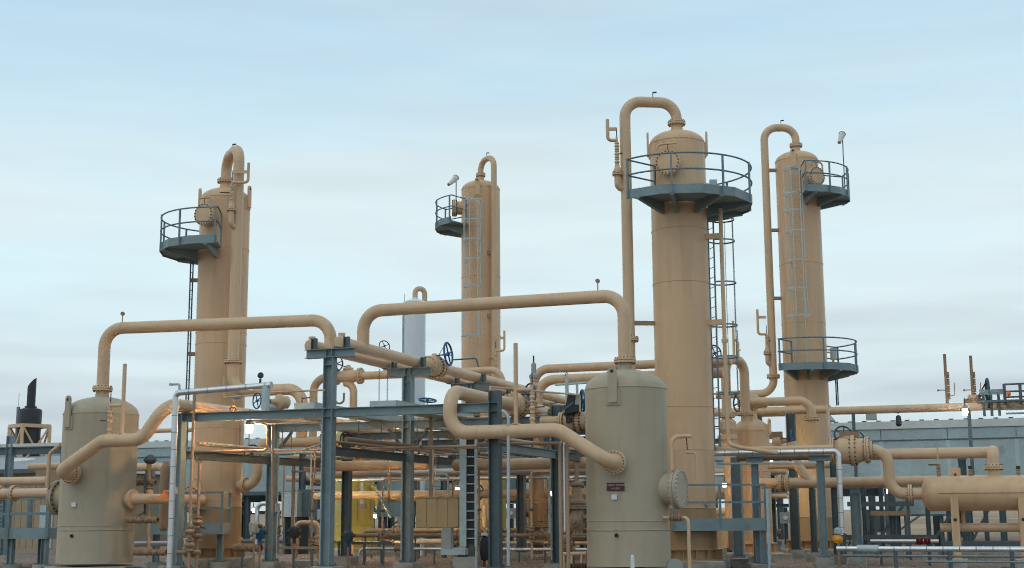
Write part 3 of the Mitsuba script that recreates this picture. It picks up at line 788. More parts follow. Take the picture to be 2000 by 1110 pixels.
# white insulated tower far behind
Wc = at(808, 1000, 75.0)
wz = at(808, 592, 75)[2]
wt, wtt = column_vessel('white_tower', 'slim white insulated column far behind the rack', 'tower', Wc, 1.2, wz, 'white_paint', .17, seams=(5, 8, 10), pier_label='concrete foundation under the far white column', head=.35, noz_len=.1)
put('side_pipe', M().cyl(P(Wc + hdir(-80) * .66, .5), P(Wc + hdir(-80) * .66, wz), .055, n=10), 'pale_steel', wt)
put('side_pipe', M().tube(fillet([P(Wc, wtt - .05), P(Wc, wtt + .62), P(Wc + V3(.52, .3, 0), wtt + .62), P(Wc + V3(.52, .3, 0), wtt - .6)], .28), .15, 14), 'tan_pipe', wt)
put('mast', M().cyl(P(Wc + hdir(-75) * .6, wz), P(Wc + hdir(-75) * .6, wz + .5), .02, n=6), 'pale_steel', wt)

# ------------------------------------------------------------------ pipe rack
ROWS, COLS = [0, 4.9, 9.8, 14.7, 19.6, 24.5], [-4.36, 0, 4.45]
rack = thing('pipe_rack', 'grey steel pipe rack of posts and beams between the two khaki vessels', 'pipe rack')
TB = 4.15                                         # middle of the row beams
for i, a in enumerate(ROWS):
    for j, b in enumerate(COLS):
        tee = b == 0 and i < 5
        top = 5.54 if tee else (4.55 if b > 0 else 4.27)
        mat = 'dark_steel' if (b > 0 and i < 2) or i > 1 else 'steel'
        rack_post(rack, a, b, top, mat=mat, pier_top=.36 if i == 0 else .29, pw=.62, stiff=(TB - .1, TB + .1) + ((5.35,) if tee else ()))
        if tee:
            put('tee_beam', M().ibeam(W(a, b - .68, 5.655), W(a, b + .68, 5.655), .225, .22), 'steel', rack)
            m = M()
            for s in (-.08, .08): m.box((-.1, s - .006, 5.56), (.1, s + .006, 5.75), A, B, W(a, b))
            put('tee_stiffener', m, 'steel', rack)
    for j in (0, 1):
        b0, b1 = COLS[j] + .13, COLS[j + 1] - .13
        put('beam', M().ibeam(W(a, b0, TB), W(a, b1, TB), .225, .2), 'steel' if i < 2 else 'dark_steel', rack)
    if i < len(ROWS) - 1:
        for b in COLS:
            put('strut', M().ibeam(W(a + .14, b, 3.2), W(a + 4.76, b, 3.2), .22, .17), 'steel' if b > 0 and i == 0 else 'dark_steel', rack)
# headers on the tees
h1, h2 = onz(605, 675, 5.77 + .16), onz(663, 669, 5.77 + .17)
hb1, hb2 = ab(h1)[1], ab(h2)[1]
ha1, ha2 = ab(h1)[0], ab(h2)[0]
hz1, hz2 = 5.93, 5.94
valve_a = ab(onb(848, 706, hb2))[0]
for lab, a0, b, z, r in (('left header pipe lying on the tee beams of the rack', ha1, hb1, hz1, .15), ('right header pipe with a blue handwheel valve on the tee beams of the rack', ha2, hb2, hz2, .16)):
    k = thing('header_pipe', lab, 'pipe', 'header pipes on the rack')
    put('pipe_run', M().cyl(W(a0, b, z), W(22.0, b, z), r, n=22), 'tan_pipe', k)
    put('end_cap', M().lathe(W(a0, b, z), -A, [(r + .004, -.05), (r + .004, 0), (r * .86, .03), (0, .04)], 20), 'tan_pipe', k)
    put('cap_boss', M().cyl(W(a0 + .12, b, z + r * .9), W(a0 + .12, b, z + r + .09), .09, n=12), 'tan_pipe', k)
    m = M()
    for i, a in enumerate(ROWS[:5]):
        if a - .2 > a0 - .5: m.box((-.2, -.05, 5.772), (.2, .05, z - r * .8), A, B, W(a + .1, b))
    put('pipe_shoe', m, 'dark_steel', k)
for i, a in enumerate(ROWS[:4]):
    for s in (hb1 + .3, hb2 + .26):
        put('stop_post', M().ibeam(W(a, s, 5.77), W(a, s, 6.06), .13, .13, up=B), 'dark_steel', rack)
valve('header valve with a large upright blue handwheel above the rack', W(valve_a, hb2, hz2), A, .17, wheel=W(valve_a, hb2, hz2) + (at(873, 682, 39.5) - at(848, 706, 39.5)) + V3(.05, -.15, .0), wR=.34, waxis=V3(.93, -.30, .1), L=.85, ball=True)

# crossing pipes from the scrubbers to the headers
c1 = W(ab(onb(645, 690, hb1))[0], hb1); c2 = W(ab(onb(709, 684, hb2))[0], hb2)
zc1, zc2 = at(240, 641, 37.0)[2], at(1190, 577, 32.9)[2]
pipe('tan crossover pipe from the left khaki vessel over to the left header', [P(LV, lvtop + .26), P(LV, zc1), P(c1, zc1), P(c1, hz1)], .165, .52, flanges=[(P(LV, lvtop + .22), Z)], name='crossover_pipe', group='crossover pipes')
pipe('tan crossover pipe from the vessel with the maroon sign over to the right header', [P(RV, rvtop + .26), P(RV, zc2), P(c2, zc2), P(c2, hz2)], .165, .52, flanges=[(P(RV, rvtop + .22), Z)], name='crossover_pipe', group='crossover pipes')
for q, zc, lab in ((at(237, 630, 36.9), zc1, 'left'), (at(1168, 560, 33), zc2, 'right')):
    k = thing('bleed_gauge', f'tiny gauge standing on the {lab} crossover pipe', 'gauge', 'gauges on the crossover pipes')
    c = LV if lab == 'left' else RV; e = c1 if lab == 'left' else c2
    t = (q[0] - c[0]) / (e[0] - c[0]); p = P(c + (e - c) * t, zc + .16)
    put('stem', M().cyl(p, p + Z * .2, .018, n=6), 'tan_pipe', k)
    put('dial', M().cyl(p + Z * .24 - A * .03, p + Z * .24 + A * .03, .055, n=12), 'brown_paint', k)

# inlet pipes of the scrubbers, coming along the rack and dropping to the nozzles
zi = 4.26 + .18
s0 = V3(LV[0], LV[1], Lnz[2]) - A * 1.26
a0 = ab(s0)[0] - .42
q1, q2 = ona(200, 861, a0), ona(325, 858, a0)
zz = (q1[2] + q2[2]) / 2
top = onz(383, 797, zi)
b4 = ab(top)[1]
kL = pipe('tan inlet pipe stepping down from the rack to the left khaki vessel', [s0 + A * .2, W(a0, Lb, Lnz[2]), P(q1, zz), W(a0, b4 - .62, zz), W(a0 + .1, b4, zi), W(15, b4, zi)], .17, [.28, .42, .5, .5], flanges=[(s0 + A * .08, A, dict(n=20))], name='inlet_pipe', group='inlet pipes of the scrubbers')
s0 = V3(RV[0], RV[1], Rnz[2]) - A * 1.26
a0r = ab(s0)[0] - .42
q1, q2 = ona(1090, 841, a0r), ona(905, 845, a0r)
zz2 = (q1[2] + q2[2]) / 2
top = onz(905, 776, zi + .25)
b5 = ab(ona(866, 810, a0r))[1] + .17
kR = pipe('tan inlet pipe looping down and across to the vessel with the maroon sign', [s0 + A * .2, W(a0r, Rb, Rnz[2]), P(q1, zz2), W(a0r, b5, zz2), W(a0r, b5, zi + .12), W(12, b5, zi + .12)], .17, [.3, .45, .48, .48], flanges=[(s0 + A * .08, A, dict(n=20))], name='inlet_pipe', group='inlet pipes of the scrubbers')
print('inlet L', a0, b4, zz, 'R', a0r, b5, zz2)
for lab, px, py, sx, a, zz_, t1, zt in (('bleed valves and tall thin stack on the left inlet pipe', 213, 852, 238, a0, zz, at(215, 785, 35)[2], at(241, 712, 35)[2]), ('bleed valves and tall thin stack on the looping right inlet pipe', 1040, 830, 1008, a0r, zz2, at(1040, 752, 32)[2], at(1009, 670, 32)[2])):
    p = ona(px, py, a); p[2] = zz_ + .16
    e = ona(sx, py, a)
    arm = np.linalg.norm((e - p)[:2])
    vent(lab, p, t1, unit((e - p) * V3(1, 1, 0)), r=.05, arm=arm, stack_low=zz_ + .16, stack_top=zt, group='bleed assemblies on the inlet pipes')
# ------------------------------------------------------------------ builders for the yard
def rect_platform(label, o, ax, ay, w, d, zd, sides=('front', 'right', 'back', 'left'), rail=1.07, pitch=1.3, toe=.14, legs=(), mat='rail_steel', group=None, cat='platform', rw=.055, pw=.07):
    """Straight platform: o is a corner, w along ax, d along ay; rails on the named sides (front = the ax side at o)."""
    key = thing('access_platform', label, cat, group)
    ax, ay, o = unit(ax), unit(ay), V3(o[0], o[1], 0)
    put('deck', M().box((0, 0, zd - .05), (w, d, zd), ax, ay, o), 'steel', key)
    m = M()
    for x0, x1, y0, y1 in ((-.03, w + .03, -.03, -.003), (-.03, w + .03, d + .003, d + .03), (-.03, -.003, 0, d), (w + .003, w + .03, 0, d)):
        put('edge_channel', M().box((x0, y0, zd - .2), (x1, y1, zd + toe), ax, ay, o), 'steel', key)
    E = dict(front=((0, 0), (w, 0)), right=((w, 0), (w, d)), back=((w, d), (0, d)), left=((0, d), (0, 0)))
    Q = lambda p, z: o + p[0] * ax + p[1] * ay + Z * z
    for s in sides:
        p, q = (np.array(e, float) for e in E[s]); L = np.linalg.norm(q - p); k = max(1, round(L / pitch))
        for h, nm in ((rail, 'top_rail'), (rail * .55, 'mid_rail')):
            put(nm, M().bar(Q(p, zd + h), Q(q, zd + h), rw, rw, up=Z), mat, key)
        for i in range(k + (s in ('right', 'left'))):
            e = p + (q - p) * (i / k)
            put('post', M().bar(Q(e, zd - .15), Q(e, zd + rail), pw, pw, up=ay), mat, key)
    for x, y, pt in legs:
        p = Q((x, y), 0)
        k = put('leg', M().ibeam(p + Z * (pt + .02), p + Z * (zd - .06), .18, .18, up=ax), 'steel', key)
        put('base_plate', M().box((-.17, -.17, pt), (.17, .17, pt + .02), ax, ay, p), 'dark_steel', k)
        put('footing', M().lathe(p, Z, [(.36, -.2), (.36, pt), (0, pt)], 16), 'concrete', k)
    return key


def tee_support(label, p, top, head=0.0, w=.2, pier_top=.3, axis=B, mat='steel', group='pipe support posts', pw=.5):
    """Free standing H-post on a pier with a cross head."""
    key = thing('pipe_support', label, 'pipe support', group)
    p = V3(p[0], p[1], 0); ax = unit(axis); ay = np.cross(Z, ax)
    t = top - (.17 if head else 0)
    put('post', M().ibeam(p + Z * (pier_top + .02), p + Z * t, w, w, up=ax), mat, key)
    put('base_plate', M().box((-w * .75, -w * .75, pier_top), (w * .75, w * .75, pier_top + .02), ax, ay, p), 'dark_steel', key)
    put('pier', M().box((-pw / 2, -pw / 2, -.3), (pw / 2, pw / 2, pier_top), ax, ay, p), 'concrete', key)
    if head: put('cross_head', M().ibeam(p - ax * head / 2 + Z * (top - .085), p + ax * head / 2 + Z * (top - .085), .17, .17), mat, key)
    return key


LAMPS = 0


def lamp(label, p, color, power, r=.07, hang=None, white=False):
    """Area lamp: glowing glass globe under a cap, with guard and hanger."""
    key = thing('yard_lamp', label, 'lamp', 'lit lamps in the plant'); p = np.asarray(p, float)
    put('globe', M().lathe(p, Z, [(0, -r * 1.3), (r * .7, -r * 1.05), (r, -r * .2), (r * .9, r * .8), (r * .7, r), (0, r)], 14), 'print_white', key, emitter={'type': 'area', 'radiance': {'type': 'rgb', 'value': [c * power for c in color]}})
    put('cap', M().lathe(p + Z * r * 1.02, Z, [(r * .4, 0), (r * 1.25, 0), (r * 1.25, r * .25), (r * .7, r * 1.2), (0, r * 1.2)], 14), 'grey_box', key)
    put('hanger', M().cyl(p + Z * r * 2, p + Z * (hang or r * 5), .018, n=6), 'dark_steel', key)
    return key


def strung(label, pts, r, mat='tan_pipe', name='small_pipe', cat='pipe', bend=.1, n=10, group=None, clamps=()):
    key = thing(name, label, cat, group)
    put('pipe_run', M().tube(fillet(pts, bend), r, n), mat, key)
    for c, ax in clamps:
        put('coupling', M().lathe(c, ax, [(r, -.05), (r * 1.5, -.05), (r * 1.5, .05), (r, .05)], n), mat, key)
    return key


def control_valve(label, p, axis, r, h=.9, mat='tan_pipe', top='tan_pipe', group='control valves', drum=.17):
    """Globe control valve with yoke and a round diaphragm actuator on top."""
    key = thing('control_valve', label, 'control valve', group); p = np.asarray(p, float); z = unit(axis)
    put('body', M().lathe(p, z, [(r * .9, -r * 2.4), (r, -r * 1.6), (r * 1.9, -r * .7), (r * 1.9, r * .7), (r, r * 1.6), (r * .9, r * 2.4)], 16), mat, key)
    for s in (-1, 1): flange(key, p + z * s * r * 2.6, z, r, t=.035, n=8, mat=mat, br=.012)
    put('yoke', M().lathe(p, Z, [(r * .9, r), (r * .9, r * 2), (r * 1.5, r * 2), (r * 1.5, r * 2.4), (.04, r * 2.5), (.04, h - .18)], 14), mat, key)
    put('actuator', M().lathe(p + Z * (h - .18), Z, [(.04, 0), (drum * .7, .02), (drum, .09), (drum * 1.12, .09), (drum * 1.12, .12), (drum, .12), (drum * .8, .2), (drum * .3, .26), (0, .26)], 18), top, key)
    put('positioner', M().box((-.07, .06, h * .45), (.07, .17, h * .45 + .2), B, A, p), 'grey_box', key)
    return key


# ------------------------------------------------------------------ lines and valves up on the rack
# valves on the two inlet pipes
av = ab(onb(1007, 790, b5))[0]
valve('large flanged ball valve on the looping inlet pipe beside the thin stack', W(av, b5, zi + .12), A, .175, wheel=W(av, b5, zi + .12) + (at(1031, 771, 36) - at(1006, 789, 36)) + V3(.05, 0, .05), wR=.3, waxis=V3(.85, .5, 0), ball=True, L=.85, up=V3(.7, 0, .7), name='ball_valve', spokes=3)
# risers and valve station behind the first tee
zr = at(680, 738, 46.5)[2]
r0 = at(613, 740, 46.5)
rb = ab(r0)[1]; ra = ab(r0)[0]
pipe('tan gooseneck riser behind the first tee post running right to its valve', [W(ra, rb, 3.0), W(ra, rb, zr), W(ra, rb + 5.4, zr)], .14, .5, name='riser_pipe', group='risers behind the rack')
bv = ab(ona(680, 740, ra))[1]
valve('flanged valve with a dark teal wheel just right of the first tee post', W(ra, bv, zr), B, .17, wheel=W(ra - .25, bv - .35, zr + .42), wR=.26, wmat='dark_blue', up=Z, waxis=-A, L=.9)
pb = ab(ona(691, 770, ra))[1]
pipe('short tan drop leg under the teal wheeled valve', [W(ra - .02, pb - .35, zr - .22), W(ra - .02, pb, zr - .22), W(ra - .02, pb, 3.8)], .13, .38, name='drop_pipe', seams=False)
strung('thin brown pipe with a small hook valve behind the first tee post', [W(ra - .4, bv - .28, zr - .1), W(ra - .4, bv - .28, zr - .95), W(ra - .4, bv + .05, zr - .95), W(ra - .4, bv + .05, zr - .6)], .035, 'brown_paint', bend=.15)
for i, px in enumerate((741, 757)):
    q = ona(px, 722, 10.5)
    m = M(); zt = q[2]
    for k in range(34): m.torus(q - Z * .052 * k, (A if k % 2 else B), .022, .007, 7, 4)
    solo('hanging_chain', m, 'dark_steel', ('left', 'right')[i] + ' of two thin chains hanging beside the second tee post', 'chain', 'hanging chains', 'thing')
# second far wheel and pipe by the distant column
k = thing('wheel_valve', 'dark handwheel peeping over the right header pipe left of the white column', 'valve')
q = at(751, 676, 47); handwheel(k, q, V3(.5, -.8, .3), .2, 'dark_blue', stem=q - Z * .6 + A * .3); put('body', M().lathe(q - Z * .9 + A * .3, Z, [(.12, 0), (.17, .05), (.17, .25), (.08, .4), (0, .4)], 14), 'tan_pipe', k)
q = at(973, 722, 50.5)
pipe('tan elbow pipe turning down at the foot of the distant column', [at(880, 733, 51.2) * V3(1, 1, 0) + Z * q[2], q + V3(.12, 0, 0), V3(q[0] + .3, q[1] + .3, 4)], .125, .45)
strung('thin railing bar across the ladder of the distant column', [at(886, 703, 55), at(930, 700, 54.6), at(935, 718, 54.6)], .03, 'dark_steel', name='guard_rail', cat='rail')
# the pair of lines running right behind the vessel with the sign
q = at(1060, 721, 45.0); qa, qb, qz = ab(q)
pipe('upper of two tan lines running right behind the khaki vessel', [W(qa, qb - .3, 4.4), W(qa, qb - .3, qz), W(qa, ab(ona(1428, 706, qa))[1], qz)], .145, .5, group='lines behind the khaki vessel')
q = at(1075, 742, 42.5); qa2, qb2, qz2 = ab(q)
pipe('lower of two tan lines running right behind the khaki vessel', [W(qa2, qb2 - .42, 3.6), W(qa2, qb2 - .42, qz2), W(qa2, qb2 + 5.5, qz2)], .155, .55, group='lines behind the khaki vessel')
m = ona(1107, 738, qa2); solo('pipe_clamp', M().torus(m, B, .16, .012, 20, 6), 'dark_steel', 'dark band clamp round the lower line behind the khaki vessel', 'clamp')
strung('thin pale rail beside the lower line behind the khaki vessel', [at(1085, 752, 40), at(1142, 748, 39.5), at(1160, 747, 39.5)], .035, 'pale_steel', name='thin_conduit', cat='conduit')
# right end of the rack: actuated valve with the black box
q = at(1125, 822, 36.8); qa3, qb3, qz3 = ab(q)
valve('flanged valve under a black control box at the rack end', q, B, .15, wheel=at(1137, 786, 37.4), wR=.34, waxis=V3(1, .15, 0), ball=True, L=.8, name='actuated_valve', spokes=5)
pipe('short tan line through the valve under the black box', [q - B * 1.0, q + B * 1.6], .14, group=None)
k = thing('control_box', 'tilted black control box with a grey label on the rack end', 'control box')
c = at(1120, 788, 36.5)
m = M().hexa([c + V3(x, y, z) for x, y, z in ((-.26, -.2, -.3), (.18, -.2, -.22), (.18, .25, -.22), (-.26, .25, -.3), (-.14, -.2, .27), (.24, -.2, .22), (.24, .25, .22), (-.14, .25, .27))])
put('housing', m, 'black_paint', k); put('label_plate', M().hexa([c + V3(x, -.208 + y, z) for x, y, z in ((.03, 0, -.05), (.15, 0, -.05), (.15, .01, -.05), (.03, .01, -.05), (.06, 0, .19), (.18, 0, .19), (.18, .01, .19), (.06, .01, .19))]), 'grey_box', k)
put('lid_arm', M().bar(c + V3(-.3, -.22, -.2), c + V3(-.02, -.22, .0), .06, .06), 'dark_steel', k)
put('bracket', M().bar(c + V3(-.15, 0, -.3), c + V3(-.15, 0, -.52), .12, .12).bar(c + V3(-.15, 0, -.5), q + V3(0, .0, .1), .08, .08), 'black_paint', k)
# slim posts at the rack end
for lab, px, y0, y1, Y, r, mt in (('slim pale post rising from the right end of the rack', 1107, 735, 800, 37.3, .05, 'pale_steel'), ('slimmer pale pole right of the pale post at the rack end', 1127, 745, 800, 37.0, .035, 'pale_steel')):
    t = at(px, y0, Y); solo('slim_post', M().cyl(V3(t[0], t[1], 4.1), t, r, n=10), mt, lab, 'post', 'slim posts at the rack end')
p0, p1 = at(957, 756, 33.6), at(1132, 750, 36.3)
p1[2] = p0[2] + .02
k = strung('thin tan tie rod running above the looping inlet pipe', [V3(p0[0], p0[1], 4.3), p0, p1, V3(p1[0], p1[1], 4.3)], .025, 'tan_pipe', name='tie_rod', cat='rod', bend=.05)
# stub valve tree near the wheel
k = thing('relief_valve', 'small grey topped relief valve standing by the blue wheel', 'relief valve')
q = at(1043, 800, 37.5); m = M(); small_valves(m, q, Z, 2, .07, .45, 1.7); put('valve_string', m, 'tan_pipe', k)
put('spring_housing', M().lathe(q + Z * .85, Z, [(.09, 0), (.13, .02), (.13, .1), (.07, .16), (.07, .42), (.03, .46), (0, .46)], 12), 'grey_box', k); put('stem', M().cyl(q + Z * 1.3, q + Z * 1.5, .02, n=6), 'black_paint', k)

# cable trays and sheet covers on the row beams
for lab, px, py, L, wd in (('left pale covered cable tray lying across the rack beams', 574, 796, 9, .62), ('middle pale covered cable tray lying across the rack beams', 722, 792, 9, .75), ('right pale covered cable tray behind the looping inlet pipe', 1058, 812, 6, .6)):
    p = onz(px, py, 4.36); a, b, _ = ab(p)
    k = thing('cable_tray', lab, 'cable tray', 'cable trays on the rack')
    put('bottom', M().box((0, -.0, 4.275), (wd, L, 4.285), B, A, W(a, b)), 'pale_steel', k)
    for x in (0, wd - .01): put('side_rail', M().box((x, 0, 4.287), (x + .012, L, 4.46), B, A, W(a, b)), 'pale_steel', k)
    put('cover', M().hexa([W(a + y, b + x, z) for x, y, z in ((-.01, .02, 4.463), (wd + .01, .02, 4.463), (wd + .01, L, 4.463), (-.01, L, 4.463), (-.01, .02, 4.47), (wd + .01, .02, 4.47), (wd + .01, L, 4.47), (-.01, L, 4.47))]), 'cooler_coping', k)
    put('end_plate', M().box((.015, -.02, 4.287), (wd - .013, -.005, 4.46), B, A, W(a, b)), 'pale_steel', k)
    m = M()
    for i in range(6): m.tube([W(a + .05, b + .06 + i * wd / 7, 4.31), W(a + L, b + .06 + i * wd / 7, 4.31)], .02, 6)
    put('cables', m, 'dark_gasket', k, stuff=True)
# more lines lying on the row beams, running away along the rack
for lab, b, r, a0, a1, mt in (('slim tan line on the rack beams left of the middle tray', -2.6, .085, 3.4, 24, 'tan_pipe'), ('slim silver line on the rack beams between the posts', -1.0, .06, 4.2, 24, 'jacket'), ('tan line on the rack beams near the middle posts', .9, .11, 4.3, 24, 'tan_pipe'), ('slim copper brown line on the rack beams right of the middle posts', 1.6, .05, 3.9, 24, 'copper_pipe')):
    k = thing('rack_line', lab, 'pipe', 'lines lying on the rack beams')
    put('pipe_run', M().cyl(W(a0, b, 4.27 + r), W(a1, b, 4.27 + r), r, n=14), mt, k)
    put('end_cap', M().lathe(W(a0, b, 4.27 + r), -A, [(r * 1.02, -.02), (r * 1.02, .02), (r * .7, .05), (0, .06)], 14), mt, k)
# lines hung at strut level
for lab, a, b0, b1, z, r, mt in (('thick tan line at strut height between the second and third rows', 7.0, 0.6, 6.5, 3.05, .17, 'tan_pipe'), ('tan line under the struts of the left bays', 8.6, -5.2, -1.0, 3.15, .16, 'tan_pipe'), ('thin tan line under the struts of the middle bays', 12.0, -6, 6, 3.0, .12, 'tan_pipe'),
                                 ('white jacketed line under the struts of the middle bays', 11.2, -4.2, 5, 3.02, .09, 'white_paint'), ('tan line low behind the fourth row of posts', 16.5, -9, 7, 2.35, .16, 'tan_pipe'), ('slim silver line behind the fourth row of posts', 16.0, -8, 8, 2.9, .06, 'jacket')):
    k = thing('rack_line', lab, 'pipe', 'lines hung at strut height')
    put('pipe_run', M().cyl(W(a, b0, z), W(a, b1, z), r, n=16), mt, k)
    for e, s in ((b0, -1), (b1, 1)): put('end_cap', M().lathe(W(a, e, z), s * B, [(r * 1.01, -.02), (r * 1.01, .0), (r * .7, r * .4), (0, r * .5)], 16), mt, k)
# wheels hanging in the bays
for i, (lab, px, py, Y, R, ax) in enumerate((('dark handwheel low in the left bay beside the lit lamp', 493, 885, 41, .24, V3(.3, -1, .1)), ('dark handwheel lying under the beams of the middle bay', 733, 872, 45, .28, V3(.2, -.7, .7)), ('dark handwheel at the left of the middle bay under the beams', 678, 862, 44, .3, V3(.8, -.6, .2)), ('small blue handwheel against the foot of the distant column', 934, 962, 50, .27, V3(.7, -.7, 0)),
                                            ('dark blue handwheel under the silver pipe end', 502, 783, 32.9, .19, V3(-.75, -.66, .0)), ('small blue handwheel left of the looping inlet pipe', 835, 782, 40, .26, V3(.1, -.3, 1)))):
    k = thing('wheel_valve', lab, 'valve', 'handwheels in the rack')
    q = at(px, py, Y); e = q - unit(ax) * .45
    handwheel(k, q, ax, R, 'black_paint' if i < 3 else 'blue_paint', 4, stem=e)
    put('body', M().lathe(e - unit(ax) * .3, unit(ax), [(.1, -.15), (.16, -.1), (.16, .1), (.2, .1), (.2, .16), (.08, .22), (.06, .4)], 14), 'tan_pipe', k)

# insulated silver line at the left post
sp = at(335, 1000, 33.55); st = at(335, 768, 33.55)[2]
e = ona(528, 757, ab(sp)[0]); e[2] = st + .1
k = thing('silver_pipe', 'silver jacketed pipe rising at the left rack post and turning right', 'pipe')
path = fillet([P(sp, .25), P(sp, st), e], .12)
put('pipe_run', M().tube(path, .075, 16), 'jacket', k)
for z in np.arange(.7, st - .15, .42): put('jacket_band', M().cyl(P(sp, z), P(sp, z + .02), .078, n=16), 'steel', k)
for t in np.arange(.15, .98, .2):
    q = P(sp, st) + (e - P(sp, st)) * t; put('jacket_band', M().cyl(q, q + unit(e - P(sp, st)) * .02, .078, n=16), 'steel', k)
put('end_cap', M().cyl(e - B * .02, e + B * .03, .085, n=16), 'jacket', k)
put('drop_leg', M().cyl(e - B * .12, e - B * .12 - Z * .62, .1, n=16), 'pale_steel', k)
put('vent_tee', M().tube(fillet([P(sp, st) + B * .1, P(sp, st + .22) + B * .1, P(sp, st + .22) - B * .12], .06), .03, 8).cyl(P(sp, st + .19) - B * .15, P(sp, st + .25) - B * .15, .05, n=8), 'pale_steel', k)
k = thing('round_gauge', 'black round gauge on a stub above the silver pipe end', 'gauge')
q = at(508, 758, 33.2); q[2] = e[2] + .07
put('neck', M().cyl(q, q + Z * .14, .03, n=8), 'black_paint', k); put('dial', M().lathe(q + Z * .22, V3(.5, -.8, .2), [(0, -.05), (.065, -.04), (.075, 0), (.075, .03), (.065, .04), (.06, .03), (0, .03)], 16), 'black_paint', k)
k = strung('grey horizontal cylinder with a cap lying under the silver pipe end', [at(519, 795, 33.5), at(547, 795, 33.3)], .075, 'pale_steel', name='filter_pot', cat='filter', n=16)
q = at(517, 795, 33.5); put('dome', M().sphere(q, .1), 'grey_box', k)
strung('thin tan tube bent round the rack end of the overhead line', [at(437, 735, 42), at(437, 777, 42), at(560, 766, 40)], .028, 'tan_pipe', bend=.05)
strung('thin tan tube running back from the first tee post', [ona(500, 768, -.4), ona(634, 762, -.4)], .025, 'tan_pipe')
# conduits by the lamp
q = lambda x, y: ona(x, y, .35)
strung('copper coloured conduit bent under the first row beam beside the lamp', [q(355, 883), q(522, 880), q(522, 829), q(500, 827)], .035, 'copper_pipe', name='conduit', cat='conduit', bend=.12, group='conduits at the left posts')
strung('brown upright conduit just right of the copper one', [q(532, 1000), q(532, 832)], .035, 'copper_pipe', name='conduit', cat='conduit', group='conduits at the left posts')
strung('thin pale conduit looping along the first row beam to the tee post', [q(532, 828), q(622, 824), q(628, 832), q(628, 868), q(600, 876)], .018, 'pale_steel', name='conduit', cat='conduit', bend=.12, group='conduits at the left posts')
strung('pale hooked conduit pipe in front of the blue grey post', [ona(993, 1105, -.35), ona(993, 810, -.35), ona(980, 802, -.35)], .04, 'pale_steel', name='conduit', cat='conduit', bend=.2)

# ------------------------------------------------------------------ lit lamps
WARM, AMBER, COOL = (1.0, .58, .22), (1.0, .80, .28), (1.0, .97, .9)
lamp('brightest lit lamp hanging under the first row beam beside the left column', ona(487, 838, .2), WARM, 50, .1)
lamp('small lit lamp in the middle bay left of the second tee post', at(775, 873, 40.5), WARM, 60, .075)
lamp('white lit lamp under the long pipe on the far right roof', at(1885, 805, 55.8), COOL, 14, .12)
lamp('small lit lamp far behind beside the yellow vessel', at(733, 1008, 50), WARM, 60, .06)
lamp('tiny lit lamp seen behind the left rack posts', at(532, 975, 52), COOL, 25, .06)
lamp('tiny lit lamp beside the left column foot', at(495, 997, 54), COOL, 20, .06)
lamp('lit lamp between the dome topped vessel and the ladder', at(1415, 948, 43.5), WARM, 50, .06)
lamp('lit lamp under the far cooler on the right', at(1735, 960, 62), COOL, 30, .09)
lamp('lit lamp in the bays behind the blue grey post', at(1078, 964, 47), WARM, 14, .07)
lamp('lit lamp at the foot of the distant column', at(893, 958, 52.5), AMBER, 35, .09)
lamp('lit lamp left of the yellow vessel', at(634, 945, 50.5), AMBER, 28, .08)
lamp('lit lamp behind the dome topped vessel near the far right column', at(1505, 905, 48.8), AMBER, 40, .08)
# ------------------------------------------------------------------ feet of the columns: nozzles, platforms
nb = P(T1c, at(472, 948, 43.8)[2])
pipe('flanged side nozzle and elbow at the right foot of the left column', [nb + B * .7, nb + B * 1.5, nb + B * 1.5 + Z * 1.35, nb + B * 4.0 + Z * 1.35], .16, .42, flanges=[(nb + B * 1.05, B, dict(n=14))], name='nozzle_pipe')
f = at(367, 1031, 42.2); g = at(437, 1031, 42.2)
rect_platform('small railed platform at the manhole near the left column foot', f - V3(2.1, 0, 0) + V3(.9, 0, 0), (1, -.02, 0), (.02, 1, 0), 2.25, 1.0, f[2], sides=('front', 'right', 'left'), pitch=.95, legs=((.1, .5, .2), (2.1, .5, .2)), group='railed platforms at ground level')
f = at(1318, 1028, 38.3)
rect_platform('railed grey platform at the foot of the tallest looking column', f, (1, -.03, 0), (.03, 1, 0), 2.55, 1.15, at(1400, 1023, 38)[2], sides=('front', 'right'), pitch=1.25, legs=((2.45, .1, .2), (2.45, 1.0, .2)), group='railed platforms at ground level')
ladder('short step ladder at the right end of the railed platform', at(1500, 1000, 37.9), .1, at(1500, 955, 37.9)[2], V3(1, -.3, 0), w=.35, group='ground level ladders', name='step_ladder', mat='pale_steel')
# left edge: platform and building
f = at(-60, 1046, 44.3)
rect_platform('long grey railed walkway at the left edge in front of the tan building', f, B * 1.0, A, 3.05, 1.0, at(60, 1040, 44)[2], sides=('front', 'right', 'back'), pitch=1.25, rw=.085, pw=.12, legs=((1.55, .15, .12), (2.15, .9, .12), (2.9, .1, .12)), group='railed platforms at ground level')
bl = thing('site_building', 'low tan metal sided building with grey roof at the left edge', 'building')
c0 = at(112, 1040, 69.5) * V3(1, 1, 0)
put('wall', M().box((-16, 0, 0), (0, 10, 3.93), B, A, c0), 'siding', bl)
for i in range(40): put('siding_rib', M().box((-.36 - i * .4, -.03, .1), (-.30 - i * .4, -.002, 3.9), B, A, c0), 'siding', bl)
put('roof', M().hexa([c0 + B * x + A * y + Z * z for x, y, z in ((-16.4, -.45, 3.95), (.35, -.45, 3.95), (.35, 10.4, 3.95), (-16.4, 10.4, 3.95), (-16.4, -.45, 4.05), (.35, -.45, 4.05), (-3.0, 5, 4.95), (-14, 5, 4.95))]), 'roof_metal', bl)
put('eave', M().box((-16.5, -.5, 3.82), (.4, -.46, 4.03), B, A, c0), 'dark_steel', bl)
